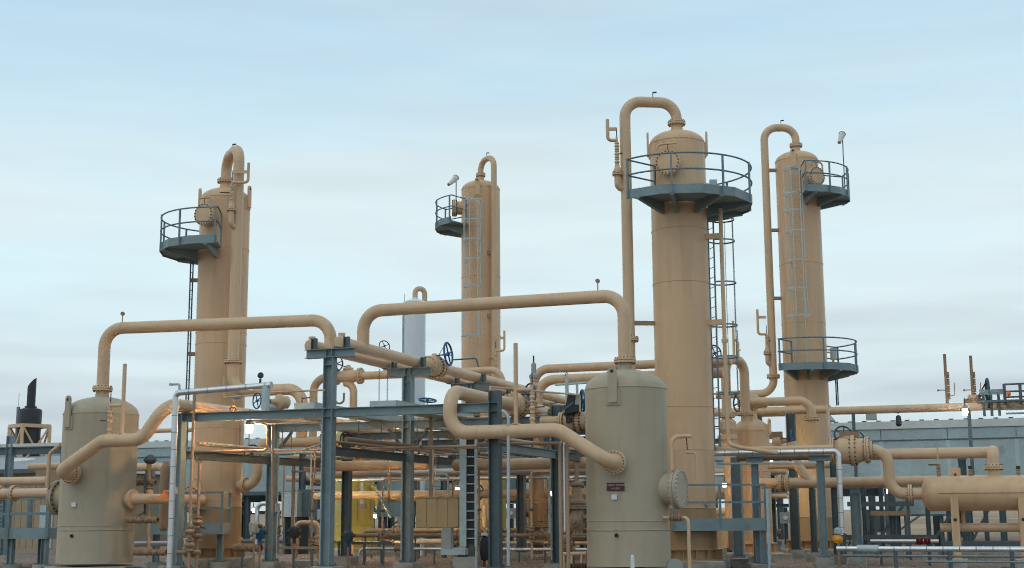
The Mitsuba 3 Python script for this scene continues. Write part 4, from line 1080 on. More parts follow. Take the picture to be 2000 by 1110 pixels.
wn = put('louvre', M().box((-4.6, -.06, .9), (-2.9, -.031, 2.6), B, A, c0), 'dark_steel', bl)
for i in range(8): put('slat', M().box((-4.5, -.1, 1.0 + i * .2), (-3.0, -.062, 1.09 + i * .2), B, A, c0), 'steel', wn)
put('door', M().box((-1.1, -.05, .05), (-.3, -.031, 2.2), B, A, c0), 'pale_steel', bl)
# exhaust silencer on its frame
k = thing('exhaust_silencer', 'black exhaust silencer with slanted stack on a tan frame at the left', 'exhaust silencer')
s = at(60, 800, 78.0); zz = lambda y: at(62, y, 78)[2]
put('body', M().lathe(P(s, 0), Z, [(.62, .3), (.62, zz(828)), (.64, zz(826)), (.64, zz(803)), (.6, zz(800)), (.34, zz(797)), (.34, zz(794))], 24), 'black_paint', k)
rr = .24; n = 20; a = np.arange(n) * 2 * np.pi / n
lo = np.array([P(s, zz(796)) + V3(rr * math.cos(t), rr * math.sin(t), 0) for t in a]); hi = np.array([P(s, zz(748)) + V3(rr * math.cos(t), rr * math.sin(t), .28 * math.cos(t)) for t in a])
put('stack', M().add(np.vstack([lo, hi]), [f for i in range(n) for f in ((i, (i + 1) % n, n + (i + 1) % n), (i, n + (i + 1) % n, n + i))]), 'black_paint', k)
q = P(s + V3(-.72, 0, 0), 0); put('side_pipe', M().cyl(q + Z * .3, q + Z * zz(795), .1, n=10).cyl(q + Z * zz(795), q + Z * zz(768), .012, n=5), 'steel', k)
zt, zb = zz(833), zz(905); cs = [(-1.25, 0), (0, -1.25), (1.25, 0), (0, 1.25)]
cs = [V3(s[0] + x * .93, s[1] + y * .93, 0) for x, y in cs]
for i in range(4):
    put('frame_leg', M().bar(cs[i], cs[i] + Z * zt, .16, .16), 'tan_paint', k)
    d0, d1 = cs[i], cs[(i + 1) % 4]; md = (d0 + d1) / 2
    put('frame_beam', M().bar(d0 + Z * zt, d1 + Z * zt, .16, .2, up=Z), 'tan_paint', k)
    put('frame_beam', M().bar(d0 + Z * zb, d1 + Z * zb, .12, .12, up=Z), 'tan_paint', k)
    for e in (d0, d1): put('brace', M().bar(e + Z * zt, md + Z * (zt - 1.3), .09, .09), 'tan_paint', k)
    for e in (d0, d1): put('brace', M().bar(md + Z * (zt - 1.3), e + Z * zb, .09, .09), 'tan_paint', k)
# pale pipe bridge at the left edge
k = thing('pipe_bridge', 'pale flat topped steel bridge between posts at the far left', 'pipe bridge')
p0, p1 = at(-40, 874, 60), at(125, 872, 58.5)
u = unit((p1 - p0) * V3(1, 1, 0)); zt = at(60, 866, 59)[2]
put('top_plate', M().hexa([p * V3(1, 1, 0) + A * y + Z * z for p, y, z in ((p0, 0, zt - .14), (p1, 0, zt - .14), (p1, .9, zt - .14), (p0, .9, zt - .14), (p0, 0, zt), (p1, 0, zt), (p1, .9, zt), (p0, .9, zt))]), 'cooler_coping', k)
put('beam', M().ibeam(P(p0, zt - .32) + A * .1, P(p1, zt - .32) + A * .1, .3, .18), 'dark_steel', k)
for px in (13, 121):
    q = at(px, 1000, 59.5); put('post', M().ibeam(P(q, 0), P(q, zt + .35 - .3 * (px > 100)), .26, .26, up=u), 'steel', k)
k = solo('dome_tank', M().lathe(P(at(45, 1000, 75), 0), Z, [(1.1, 0), (1.1, at(0, 906, 75)[2]), (.9, at(0, 899, 75)[2]), (.5, at(0, 896, 75)[2]), (0, at(0, 895, 75)[2])], 24), 'white_paint', 'white domed tank top just visible above the tan building roof', 'tank')
# pipes entering at the left edge
q0, q1 = at(-30, 941, 46), at(92, 943, 45.3)
pipe('plain tan pipe at the left edge above the flanged one', [q0, V3(q1[0], q1[1], q0[2])], .14, group='pipes at the left edge')
z = at(50, 964, 41)[2]; q0, q1 = at(-30, 963, 41.2), at(100, 963, 40.4)
pipe('flanged tan pipe at the left edge running to the left khaki vessel', [P(q0, z), P(q1, z)], .145, flanges=[(P(at(27, 963, 40.9), z), q1 - q0, dict(n=12)), (P(at(2, 963, 41.1), z), q1 - q0, dict(n=12))], group='pipes at the left edge')
q0, q1 = at(60, 909, 62), at(125, 911, 61); pipe('short far tan pipe passing behind the left khaki vessel', [P(q0, q1[2]), P(q1 + V3(3, -1, 0), q1[2])], .18, group='pipes at the left edge')
solo('rust_panel', M().box((-.6, 0, 0), (.6, .1, .5), B, A, at(95, 945, 50)), 'brown_paint', 'small rusty panel between the pipes at the left edge', 'panel')

# ------------------------------------------------------------------ between the left vessel and the rack
q0 = at(268, 843, 47); pipe('slim tan pipe high behind the left khaki vessel', [q0 - B * 1.2, q0 + B * 2.2], .075, group='lines right of the left vessel')
q0 = at(262, 913, 43); pipe('tan pipe bending down into the brown drum right of the left vessel', [q0 - B * .6, q0 + B * 1.25, q0 + B * 1.25 - Z * 1.2], .13, .35, group='lines right of the left vessel')
k = P(LV, at(265, 975, 36.9)[2])
ok_ = thing('nozzle_pipe', 'tan side outlet of the left khaki vessel tapering into a pipe', 'pipe', 'lines right of the left vessel')
put('nozzle', M().lathe(k + B * .8, B, [(.2, 0), (.2, .3), (.27, .3), (.27, .36), (.15, .37), (.13, .82)], 24), 'tan_pipe', ok_)
put('pipe_run', M().tube(fillet([k + B * 1.6, k + B * 1.62, k + B * 1.62 + A * 2.6], .2), .135, 16), 'tan_pipe', ok_)
q0 = at(319, 1030, 41); solo('brown_drum', M().lathe(P(q0, q0[2]), Z, [(0, -.12), (.1, -.1), (.155, 0), (.155, 1.75), (.1, 1.85), (.09, 1.95), (0, 1.95)], 16), 'brown_paint', 'upright brown drum hanging behind the orange horn', 'drum')
control_valve('control valve on an upright pipe right of the left khaki vessel', at(291, 962, 37.5), Z, .06, h=.95, top='dark_steel', mat='tan_pipe')
strung('upright tan pipe carrying the control valve by the left vessel', [at(290, 1090, 37.5), at(290, 905, 37.5)], .05, 'tan_pipe', n=12)
strung('dark upright tube beside that control valve pipe', [at(283, 1005, 37.3), at(283, 930, 37.3)], .03, 'dark_steel')
k = thing('valve_set', 'brown row of flanged valves on the right flank of the left vessel', 'valves', 'brown valve rows')
q0 = at(250, 1016, 36.6); m = M(); small_valves(m, q0, B, 4, .055, .24, 1.8); put('valve_string', m, 'brown_paint', k)
put('handle', M().bar(q0 + B * .3 + Z * .1, q0 + B * .55 + Z * .22, .03, .03), 'bolt_dark', k)
k = thing('valve_set', 'upper brown row of flanged valves beside the left vessel under its pipe', 'valves', 'brown valve rows')
q0 = at(262, 943, 37.6); m = M(); small_valves(m, q0, B, 3, .052, .24, 1.8); m.cyl(q0 + B * .4, q0 + B * .4 + Z * .35, .05, n=10); put('valve_string', m, 'brown_paint', k)
put('yellow_cap', M().cyl(q0 + B * .42 + Z * .35, q0 + B * .42 + Z * .47, .03, n=8), 'yellow_paint_glow', k)
k = thing('valve_set', 'low reddish valve row near the ground by the left vessel', 'valves', 'brown valve rows')
q0 = at(262, 1079, 36.8); m = M(); small_valves(m, q0, B, 4, .055, .26, 1.7); put('valve_string', m, 'brown_paint', k)
strung('low silver pipe near the ground between left vessel and rack', [at(262, 1063, 38.5), at(336, 1062, 38.2)], .07, 'jacket', n=14)
k = thing('warning_horn', 'orange warning horn on a bracket at the left rack post', 'horn')
q0 = at(322, 968, 34.3)
put('bell', M().lathe(q0, Z, [(.02, .14), (.05, .12), (.06, .06), (.16, -.03), (.17, -.06), (.15, -.06), (0, -.03)], 18), 'orange', k)
put('bracket', M().bar(q0 + Z * .1, q0 + Z * .12 + B * .32, .04, .05), 'grey_box', k); put('junction_box', M().box((.18, -.05, .04), (.33, .08, .2), B, A, q0), 'grey_box', k)
for lab, px, top, v0, ca in (('brown upright drain line with flanged valves left of the column foot', 372, 770, 1038, 0), ('brown upright drain line topped by a small tee beside the first', 387, 900, 1020, 1)):
    k = thing('drain_line', lab, 'pipe', 'brown drain lines'); q0 = at(px, 1000, 35.2 + ca * .3)
    zt, zv = at(px, top, 35.2)[2], at(px, v0, 35.2)[2]
    put('pipe_run', M().cyl(P(q0, .1), P(q0, zt), .042, n=10), 'copper_pipe', k)
    m = M(); small_valves(m, P(q0, zv - .5), Z, 2, .07, .34, 1.9); put('valve_string', m, 'brown_paint', k)
    if ca: put('tee', M().bar(P(q0, zt) - B * .12, P(q0, zt) + B * .12, .06, .05), 'copper_pipe', k)
    put('lever', M().bar(P(q0, zv - .1), P(q0, zv - .16) - A * .1 + B * .3, .03, .03), 'bolt_dark', k)
strung('brown low cross line joining the two drain lines', [at(345, 1079, 35.3), at(392, 1078, 35.3)], .06, 'brown_paint')
k = thing('ground_pipe_frame', 'low grey pipe frame at the ground right of the left vessel', 'frame')
for i in range(4):
    q0 = at(246 + i * 17, 1098 - i * 1.0, 35.2); put('hoop', M().tube(fillet([P(q0, 0), P(q0, .33 - .03 * i), P(q0, .33 - .03 * i) + B * .5, P(q0, 0) + B * .5], .05), .022, 8), 'dark_steel', k)
# brown bench of pipes at the column foot
k = thing('valve_bench', 'rusty brown valve bench near the left column foot', 'valves')
q0 = at(462, 1070, 40.5); m = M(); small_valves(m, q0 - B * .1, B, 4, .07, .24, 1.8); put('valve_string', m, 'brown_paint', k)
put('rail', M().bar(q0 + B * .9, q0 + B * 2.7, .1, .07), 'brown_paint', k)
for t in (.2, 1.1, 1.9, 2.5): put('leg', M().bar(P(q0, 0) + B * t, q0 + B * t, .06, .06), 'dark_steel', k)
for i, (px, py, Y, mt) in enumerate(((508, 1040, 39, 'blue_paint'), (575, 1038, 40, 'black_paint'), (680, 1046, 42, 'dark_blue'), (497, 1028, 38.6, 'grey_box'))):
    k = thing('valve_actuator', ('small blue actuator above the rusty bench', 'black round actuator over the rusty bench', 'teal actuator on the low pipe by the yellow vessel', 'grey instrument clamped to the second row post')[i], 'actuator', 'small actuators')
    q0 = at(px, py, Y); put('body', M().lathe(q0, Z, [(.05, -.35), (.05, -.2), (.14, -.18), (.16, -.05), (.16, .08), (.1, .14), (0, .15)], 14), mt, k)
    put('side_port', M().cyl(q0 - B * .22, q0 + B * .24, .05, n=8), 'bolt_dark', k); put('foot', M().cyl(P(q0, 0), q0 - Z * .3, .03, n=6), 'brown_paint', k)
# small support posts around the rack foot
for i, (px, py, Y, top) in enumerate(((385, 1000, 45, 2.0), (560, 900, 49.5, 3.3), (577, 1000, 47, 2.35), (737, 1000, 52, 3.0))):
    pass

# ------------------------------------------------------------------ middle of the yard
yv, _ = column_vessel('yellow_vessel', 'upright vessel with lamplight painted in as mustard yellow and a sight glass behind the rack', 'pressure vessel', at(692, 1000, 56.0), 1.62, at(692, 852, 56)[2], 'yellow_paint_glow', .2, skirt=at(692, 1025, 56)[2], seams=(3.2, 4.6), pier_label='concrete foundation under the mustard yellow vessel')  # mustard shell colour stands for yellow lamplight on tan
q0 = at(707, 965, 54.9)
put('sight_glass', M().bar(P(q0, q0[2] - .45), P(q0, q0[2] + .55), .1, .1), 'pale_steel', yv); put('gauge_valve', M().bar(q0 + Z * .6 - B * .15, q0 + Z * .6 + B * .25, .1, .12).bar(q0 - Z * .5 - B * .15, q0 - Z * .5 + B * .2, .12, .2), 'brown_paint', yv)
for dx in (-.55, .12, .62): put('cable', M().cyl(P(at(692, 1000, 55.1), 1.4) + V3(dx, .25 * abs(dx), 0), P(at(692, 1000, 55.1), 4.4) + V3(dx, .25 * abs(dx), 0), .018, n=5), 'brown_paint', yv)
q0 = at(672, 975, 54.6); put('instrument_cluster', M().box((-.15, -.1, -.3), (.1, .1, .75), B, A, q0).sphere(q0 - Z * .45 + B * .05, .2).lathe(q0 - Z * .9 + B * .05, Z, [(0, 0), (.16, .05), (.16, .25), (0, .3)], 12), 'grey_box', yv)
strung('yellow pipe elbowing down the right side of the yellow vessel', [at(724, 952, 55.5), at(735, 952, 55.5), at(735, 990, 55.5)], .08, 'yellow_paint_glow', bend=.25, n=12)
q0, q1 = at(660, 1061, 45.5), at(764, 1061, 44.5)
k = thing('low_rack', 'low dark pipe rail on legs in front of the yellow vessel', 'pipe rail')
put('rail', M().bar(q0, q1, .12, .1), 'dark_steel', k)
for t in (.02, .5, .86): q = q0 + (q1 - q0) * t; put('leg', M().bar(P(q, 0), q, .07, .07), 'dark_steel', k)
strung('slanting pale stay pipe right of the yellow vessel', [at(737, 962, 51), at(763, 1012, 51)], .04, 'steel')
strung('second steeper stay pipe right of the yellow vessel', [at(752, 950, 53), at(764, 1000, 53)], .04, 'dark_steel')
# tan cabinet with its post
k = thing('tan_cabinet', 'tan box cabinet with four vertical panels hung on the rack', 'cabinet')
c0 = at(812, 1031, 37.2); w = 1.17; h = .79; dpt = .36
ax_, ay_ = unit(V3(1, -.12, 0)), unit(V3(.12, 1, 0))
put('box', M().box((.012, .012, 0), (w - .012, dpt, h), ax_, ay_, c0), 'cabinet_tan', k)
for i in range(4): put('front_panel', M().box((i * w / 4 + .008, -.012, .01), ((i + 1) * w / 4 - .008, .01, h - .01), ax_, ay_, c0), 'cabinet_tan', k)
put('top_cap', M().box((-.02, -.03, h + .002), (w + .02, dpt + .02, h + .035), ax_, ay_, c0), 'siding', k)
put('side_panel', M().box((w - .01, .05, .02), (w + .006, dpt - .05, h - .02), ax_, ay_, c0), 'cabinet_tan', k)
put('hanger', M().bar(c0 + ax_ * .37 + ay_ * .2 + Z * h, c0 + ax_ * .37 + ay_ * .2 + Z * 3.3, .09, .09), 'brown_paint', k)
c1 = at(862, 1075, 37.0)
put('pedestal', M().box((0, 0, .05), (.26, .4, c0[2] - c1[2] - .004), ax_, ay_, c1), 'grey_box', k)
k2 = thing('pale_plinth', 'pale metal plinth on a concrete block under the tan cabinet', 'plinth')
put('box', M().box((0, -.1, -.12), (.66, .5, .045), ax_, ay_, c1), 'pale_steel', k2); put('block', M().box((.33, -.1, -c1[2] - .2), (.95, .45, -.18), ax_, ay_, c1), 'concrete', k2); put('spacer', M().box((.45, 0, -.178), (.7, .35, -.122), ax_, ay_, c1), 'dark_steel', k2)
# upright cable ladder
k = thing('cable_ladder', 'upright pale cable ladder with black rungs rising beside the tan cabinet', 'cable ladder')
p = at(904, 1068, 36.5)
zt = at(904, 856, 36.5)[2]
put('side_channel', M().box((-.09, 0, p[2]), (.09, .05, zt), ax_, ay_, P(p, 0)), 'pale_steel', k)
put('side_channel', M().box((.3, .08, p[2]), (.36, .13, zt), ax_, ay_, P(p, 0)), 'pale_steel', k)
put('cables', M().box((.095, .1, p[2] + .05), (.295, .13, zt), ax_, ay_, P(p, 0)), 'dark_gasket', k, stuff=True)
for z in np.arange(p[2] + .2, zt, .24): put('rung', M().box((.09, .06, z), (.3, .09, z + .03), ax_, ay_, P(p, 0)), 'pale_steel', k)
q = at(930, 1000, 36.8); strung('thin grey conduit right of the cable ladder', [P(q, .1), P(q, zt)], .035, 'pale_steel', name='conduit', cat='conduit')
q = at(946, 1000, 37.5)
k = thing('fire_extinguisher_cover', 'dark bag shaped cover on a stand left of the blue grey post', 'cover')
put('cover', M().lathe(P(q, .35), Z, [(.02, 0), (.1, .03), (.13, .25), (.13, .5), (.1, .62), (.04, .68), (0, .68)], 14), 'black_paint', k); put('cap', M().lathe(P(q, 1.03), Z, [(.09, 0), (.09, .04), (.03, .09), (0, .09)], 12), 'white_paint', k); put('foot', M().cyl(P(q, 0), P(q, .35), .04, n=8), 'red_paint', k)
# white board and small things in the bays
solo('white_board', M().box((-.3, 0, -.22), (.3, .04, .22), B, A, at(858, 885, 45)), 'white_paint', 'small blank white board in the bay behind the looping pipe', 'board')
for i, (px, y0, y1, Y) in enumerate(((821, 855, 880, 44), (843, 855, 985, 44.5), (757, 858, 885, 46), (555, 905, 1030, 46), (574, 905, 1060, 45))):
    a, b = at(px, y0, Y), at(px, y1, Y); b[0], b[1] = a[0], a[1]
    strung(('short tan hanger pipe in the middle bay', 'dark brown upright pipe above the tan cabinet', 'stubby tan post beside the middle lamp', 'thin tan upright in the left bay', 'tan upright with a bracket in the left bay')[i], [b, a], (.045, .05, .13, .03, .06)[i], ('tan_pipe', 'brown_paint', 'tan_pipe', 'tan_pipe', 'copper_pipe')[i], name='upright_pipe', n=12)
# valve stations behind the blue grey post
for i, (px, Y) in enumerate(((1048, 49), (1078, 51))):
    k = thing('valve_station', ('large brown reducer and valve standing behind the blue grey post', 'second brown flanged riser right of the large reducer')[i], 'valves', 'valve stations in the back bays')
    q = P(at(px, 1000, Y), 0)
    put('riser', M().lathe(q, Z, [(.22, .2), (.22, 1.0), (.3, 1.3), (.3, 1.5), (.44, 1.95), (.44, 2.05), (.27, 2.1), (.27, 3.0), (0, 3.0)], 20), 'brown_paint', k)
    flange(k, q + Z * 2.1, Z, .27, t=.06, n=16, mat='brown_paint'); flange(k, q + Z * 1.2, Z, .25, t=.05, n=14, mat='brown_paint')
    put('side_valve', M().lathe(q + Z * .75, B, [(.16, .1), (.16, .3), (.3, .32), (.3, .4), (.22, .42), (.28, .6), (.28, .8), (.32, .82), (.32, .9), (.16, .92), (.16, 1.3)], 18), 'brown_paint', k)
    put('red_part', M().cyl(q + Z * 1.62 - B * .1 - A * .1, q + Z * 1.62 - B * .5 - A * .2, .11, n=12), 'red_brown', k)
k = valve('brown gate valve stack left of the khaki vessel with the sign', at(1127, 1018, 36.6), Z, .15, mat='brown_paint', up=-A, L=.75, name='gate_valve')
put('bonnet_tower', M().lathe(at(1127, 985, 36.6), Z, [(.2, 0), (.25, .02), (.25, .1), (.16, .14), (.12, .45), (.2, .5), (.2, .56), (.06, .6), (.05, 1.1), (0, 1.1)], 16), 'brown_paint', k)
put('side_line', M().lathe(at(1127, 1011, 36.6), B, [(.07, .1), (.07, .3), (.15, .3), (.15, .36), (.09, .38), (.13, .5), (.15, .52), (.15, .58), (.07, .6), (.07, .95)], 14), 'brown_paint', k)
k = valve('low brown flanged valve pair at the foot of the conduits', at(1106, 1052, 33.4), Z, .1, mat='brown_paint', up=-A, L=.34, name='gate_valve')
for i, px in enumerate((1095, 1103, 1109)):
    q = ona(px, 1000, .2); strung(('left tan upright tube of three beside the dark rack post', 'middle silver tube of three beside the dark rack post', 'right tan tube of three beside the dark rack post')[i], [P(q, .1 if i != 1 else 1.2), P(q, at(px, 868, 33)[2]), P(q, at(px, 868, 33)[2]) + A * .8 - B * (.0 if i else .0)], (.045, .03, .045)[i], ('copper_pipe', 'jacket', 'copper_pipe')[i], name='upright_tube', bend=.1, group='three tubes at the dark post')
strung('tan horizontal tube running left from the three upright tubes', [ona(932, 868, .2), ona(1092, 866, .2)], .04, 'copper_pipe')
k = thing('drain_header', 'low tan pipe frame at the ground left of the khaki vessel', 'pipe frame')
q0, q1 = at(1095, 1082, 33.2), at(1146, 1081, 33)
put('rail', M().cyl(q0, q1, .045, n=10), 'tan_pipe', k)
for t in (.12, .42, .8): q = q0 + (q1 - q0) * t; put('leg', M().cyl(P(q, 0), q, .03, n=8), 'tan_pipe', k)
put('valve_string', (lambda m: (small_valves(m, q0 + B * .25 - Z * .3, B, 2, .05, .2), m)[1])(M()), 'bolt_dark', k)

# ------------------------------------------------------------------ at the right vessel
q = at(1318, 1011, 32.2); k = strung('tan drain pipe with a small valve bending down beside the khaki vessel', [q - B * .35, q + B * .32, P(q + B * .32, .05)], .042, 'tan_pipe', name='drain_pipe', bend=.12, n=12)
m = M(); small_valves(m, q - B * .12, B, 2, .06, .16, 1.7); put('valve_string', m, 'brown_paint', k)
solo('marker_post', M().lathe(at(1236, 1128, 30.6), Z, [(.045, -.3), (.045, .42), (.03, .48), (0, .5)], 12), 'white_paint', 'small white marker post in front of the khaki vessel', 'marker post')
q = at(1318, 1108, 32.4); solo('blank_disc', M().lathe(q, V3(.1, -1, 0), [(0, -.03), (.2, -.03), (.2, .03), (0, .03)], 20), 'grey_box', 'grey round disc leaning at the foot of the khaki vessel', 'disc')
q0 = at(1407, 412, 39.0); zq = at(1407, 868, 39)[2]
k = strung('slim tan downpipe right of the tallest column with a flanged joint', [P(q0, at(1407, 412, 39.3)[2]), P(q0, zq), P(q0, zq) + V3(.35, -.3, -.12), P(q0, zq) + V3(1.3, -.6, -.28)], .06, 'tan_pipe', name='downpipe', bend=.22, n=12, clamps=((P(q0, at(1413, 666, 39)[2]), Z),))
for y in (465, 632):
    z = at(1393, y, 39.3)[2]; put('bracket', M().bar(P(q0, z), P(q0, z) + V3(-.62, .2, 0), .12, .16, up=Z), 'tan_paint', t3)
# dome topped vessel behind, with its gooseneck and valve stack
dv, dvt = column_vessel('dome_vessel', 'small tan dome topped vessel right of the tallest looking column', 'pressure vessel', at(1473, 1000, 46.5), 1.2, at(1473, 842, 46.5)[2], 'tan_paint', .2, skirt=1.2, seams=(3.0,), lugs=((60, at(1473, 842, 46.5)[2] - .1, dict(h=.5)),), pier_label='concrete foundation under the dome topped vessel', head=.72, noz_len=.15)
dc = at(1463, 1000, 46.3); vc = at(1426, 1000, 45.6)
zg = at(1440, 703, 46)[2]; zf = at(1463, 808, 46.3)[2]
pipe('tan gooseneck pipe between the valve stack and the dome topped vessel', [P(vc, at(1426, 870, 45.6)[2]), P(vc, zg), P(dc, zg), P(dc, zf - .5)], .165, .45, flanges=[(P(dc, zf), Z, dict(n=14)), (P(vc, at(1426, 812, 45.6)[2]), Z, dict(n=14))], name='gooseneck_pipe')
k = thing('valve_stack', 'heavy flanged valve stack under the gooseneck behind the ladder', 'valves')
zb = at(1426, 868, 45.4)[2]
put('body', M().lathe(P(vc, zb), Z, [(.17, -2.5), (.17, -.1), (.34, -.1), (.34, .02), (.24, .04), (.24, .16), (.34, .18), (.34, .3), (.2, .34), (.3, .5), (.3, .75), (.2, .85)], 22), 'tan_pipe', k)
handwheel(k, P(vc, zb + .6) - V3(.55, .15, 0), V3(.9, -.4, 0), .28, 'dark_blue', stem=P(vc, zb + .6))
k = thing('wheel_valve', 'dark multi spoke handwheel on the pipe left of the flanged elbow', 'valve'); q = at(1446, 785, 47.5); handwheel(k, q, V3(-.8, -.5, .1), .36, 'dark_blue', 6, stem=q + V3(.5, .3, 0)); put('body', M().lathe(q + V3(.5, .3, 0), V3(.9, .4, 0), [(.2, -.2), (.3, -.1), (.3, .1), (.2, .2), (.2, .5)], 16), 'tan_pipe', k)
q = at(1396, 690, 44); k = thing('wheel_valve', 'teal handwheel behind the cage ladder of the tallest looking column', 'valve'); handwheel(k, q, V3(.5, -.9, .1), .26, 'dark_blue', 4, stem=q + V3(-.1, .5, -.2)); put('body', M().lathe(q + V3(-.1, .5, -.3), B, [(.16, -.4), (.22, -.35), (.22, .35), (.16, .4)], 16), 'tan_pipe', k)
vent('tall thin bleed stack with valves behind the gooseneck', P(at(1452, 1000, 48), at(1452, 702, 48)[2]), at(1452, 660, 48)[2], V3(-1, .2, 0), r=.045, arm=.14, stack_low=at(1446, 702, 48)[2], stack_top=at(1446, 627, 48)[2], group='bleed assemblies')
q = at(1480, 786, 47.5); zq = q[2]
pipe('tan line with a hooped elbow dropping right of the dome topped vessel', [q - B * .7, q + B * 1.85, q + B * 1.85 - Z * .75], .155, .45, flanges=[(P(q + B * 1.85, zq - .62), Z, dict(n=12))])
q = at(1475, 804, 50); pipe('straight tan line under the hooped elbow reaching left', [q - B * 1.6, q + B * 2.6], .15)
q = at(1525, 944, 43.5); qa = ab(q)[0]
pipe('long tan pipe low at the right passing behind the horizontal vessel', [q - B * .9, q + B * 6.3], .165, flanges=[(q - B * .02, B, dict(n=16)), (q + B * .2, B, dict(n=16))])
pipe('tan branch bend rising from the low pipe at the right', [q + B * .95, q + B * .55 + Z * .55, q + B * .4 + Z * 1.3], .15, .4, seams=False)
pipe('short brown pipe behind the branch bend', [q - B * .6 + Z * .62 + A * 1.5, q + B * 1.6 + Z * .62 + A * 1.5], .13)
# silver and tan lines on tee supports, right of the column
q0, q1 = at(1396, 886, 39.5), ona(1637, 886, ab(at(1396, 886, 39.5))[0])
zs = q0[2]; s1 = P(q1, zs)
k = thing('silver_pipe', 'silver jacketed pipe running right and turning down beside the ball valve', 'pipe')
zlow = at(1637, 1045, s1[1])[2]
put('pipe_run', M().tube(fillet([P(q0, zs), s1, P(s1, zlow)], .14), .08, 16), 'jacket', k)
L = np.linalg.norm(s1 - q0)
for t in np.arange(.3, L - .3, .4): c = P(q0, zs) + unit((s1 - q0) * V3(1, 1, 0)) * t; put('jacket_band', M().cyl(c, c + B * .02, .083, n=16), 'steel', k)
for z in np.arange(zlow + .2, zs - .3, .4): put('jacket_band', M().cyl(P(s1, z), P(s1, z + .02), .083, n=16), 'steel', k)
pa = ab(q0)[0]
k = thing('rack_line', 'slim tan line just above the right silver pipe', 'pipe', 'lines on the right tee supports'); put('pipe_run', M().cyl(W(pa + .35, ab(q0)[1], zs + .12), W(pa + .35, ab(ona(1628, 880, pa + .35))[1], zs + .12), .075, n=14), 'tan_pipe', k)
k = thing('rack_line', 'dark brown line under the right silver pipe', 'pipe', 'lines on the right tee supports'); put('pipe_run', M().cyl(W(pa + .8, ab(q0)[1] + .5, zs - .1), W(pa + .8, ab(ona(1612, 880, pa + .8))[1], zs - .1), .11, n=14), 'brown_paint', k)
strung('thin grey conduit strung between the right tee supports', [ona(1400, 906, pa + .2), ona(1595, 905, pa + .2)], .03, 'pale_steel', name='conduit', cat='conduit')
for i, (px, hd) in enumerate(((1477, .5), (1606, .62))):
    q = ona(px, 1000, pa + .4); tee_support(('grey tee support post nearest the railed platform', 'grey tee support post under the elbow of the silver pipe')[i], q, zs - .09, head=hd, axis=V3(1, -.1, 0), pier_top=.35, w=.21)
for i, (px, Y, top, w, mt) in enumerate(((1441, 42.5, at(1441, 893, 42.5)[2], .3, 'steel'), (1552, 49.0, at(1552, 808, 49)[2], .3, 'dark_steel'), (1588, 45.5, at(1588, 940, 45.5)[2], .2, 'dark_steel'), (1634, 43, at(1634, 903, 43)[2], .27, 'dark_steel'), (1672, 42.0, at(1672, 953, 42)[2], .3, 'steel'), (1885, 47, at(1885, 890, 47)[2], .26, 'dark_steel'), (1487, 52, at(1487, 800, 52)[2], .28, 'dark_steel'))):
    tee_support(('thick grey support post left of the nearest tee support', 'tall blue grey support post in front of the far right column', 'slim dark support post under the low tan pipe', 'dark broad post behind the silver pipe drop', 'grey post carrying the low tan pipe beside the horizontal vessel', 'short dark post seen behind the horizontal vessel nozzle', 'dark post carrying the hooped line')[i], at(px, 1000, Y), top, head=(0, 0, 0, .0, .3, .3, .5)[i], w=w, mat=mt)
q = at(1534, 855, 48.5); k = thing('wheel_valve', 'blue handwheel seen edge on beside the tall blue grey post', 'valve'); handwheel(k, at(1546, 858, 48.2), V3(1, -.3, 0), .33, 'blue_paint', 4, stem=q - B * .2); put('body', M().lathe(at(1520, 862, 48.5), B, [(.1, -.2), (.25, -.18), (.25, .1), (.1, .12), (.08, .3)], 14), 'tan_pipe', k); put('gearbox', M().box((-.3, -.1, -.1), (.2, .1, .15), B, A, at(1517, 852, 48.4)), 'brown_paint', k)
# ball valve and S-bend into the horizontal vessel
vv = at(1660, 880, 40.5); va, vb, vz = ab(vv)
kq = valve('big tan ball valve with two dark spoked handwheels at the right', vv, B, .24, mat='tan_pipe', ball=True, L=1.0, name='ball_valve')
handwheel(kq, at(1648, 851, 40.6), V3(.15, -.95, .3), .29, 'dark_blue', 6, stem=vv + Z * .35); handwheel(kq, at(1675, 858, 40.9), V3(.3, -.95, .3), .25, 'dark_blue', 6, stem=vv + Z * .35, name='small_handwheel')
put('gear_housing', M().box((-.28, -.14, .36), (.3, .14, .55), B, A, vv), 'brown_paint', kq)
hv0 = at(1800, 965, 40.0); ha_, hb_, hz_ = ab(hv0)
sd = W(va, ab(ona(1735, 900, va))[1], 0)
pipe('tan S bend from the big ball valve down to the horizontal vessel', [W(va, vb + .45, vz), P(sd, vz), P(sd, hz_), W(va, hb_ + .3, hz_)], .165, .46, flanges=[(W(va, ab(ona(1778, 965, va))[1], hz_), B, dict(n=16)), (W(va, vb + .6, vz), B, dict(n=16))], name='inlet_pipe')
k = thing('horizontal_vessel', 'horizontal tan vessel on flat tan legs at the right edge', 'pressure vessel')
Rv = .5; hL = 5.2
t = np.linspace(0, np.pi / 2, 10)
put('shell', M().lathe(W(va, hb_, hz_), B, [(Rv, .28), (Rv, hL)], 44), 'tan_paint', k)
put('head', M().lathe(W(va, hb_ + .28, hz_), -B, [(Rv * math.cos(x), .28 * math.sin(x)) for x in t], 44), 'tan_paint', k)
put('head', M().lathe(W(va, hb_ + hL, hz_), B, [(Rv * math.cos(x), .28 * math.sin(x)) for x in t], 44), 'tan_paint', k)
put('weld_seam', M().torus(W(va, hb_ + .28, hz_), B, Rv, .008, 40, 5), 'tan_paint', k)
put('long_seam', M().bar(W(va, hb_ + .5, hz_) - A * (Rv + .002), W(va, hb_ + hL, hz_) - A * (Rv + .002), .022, .022), 'brown_paint', k)
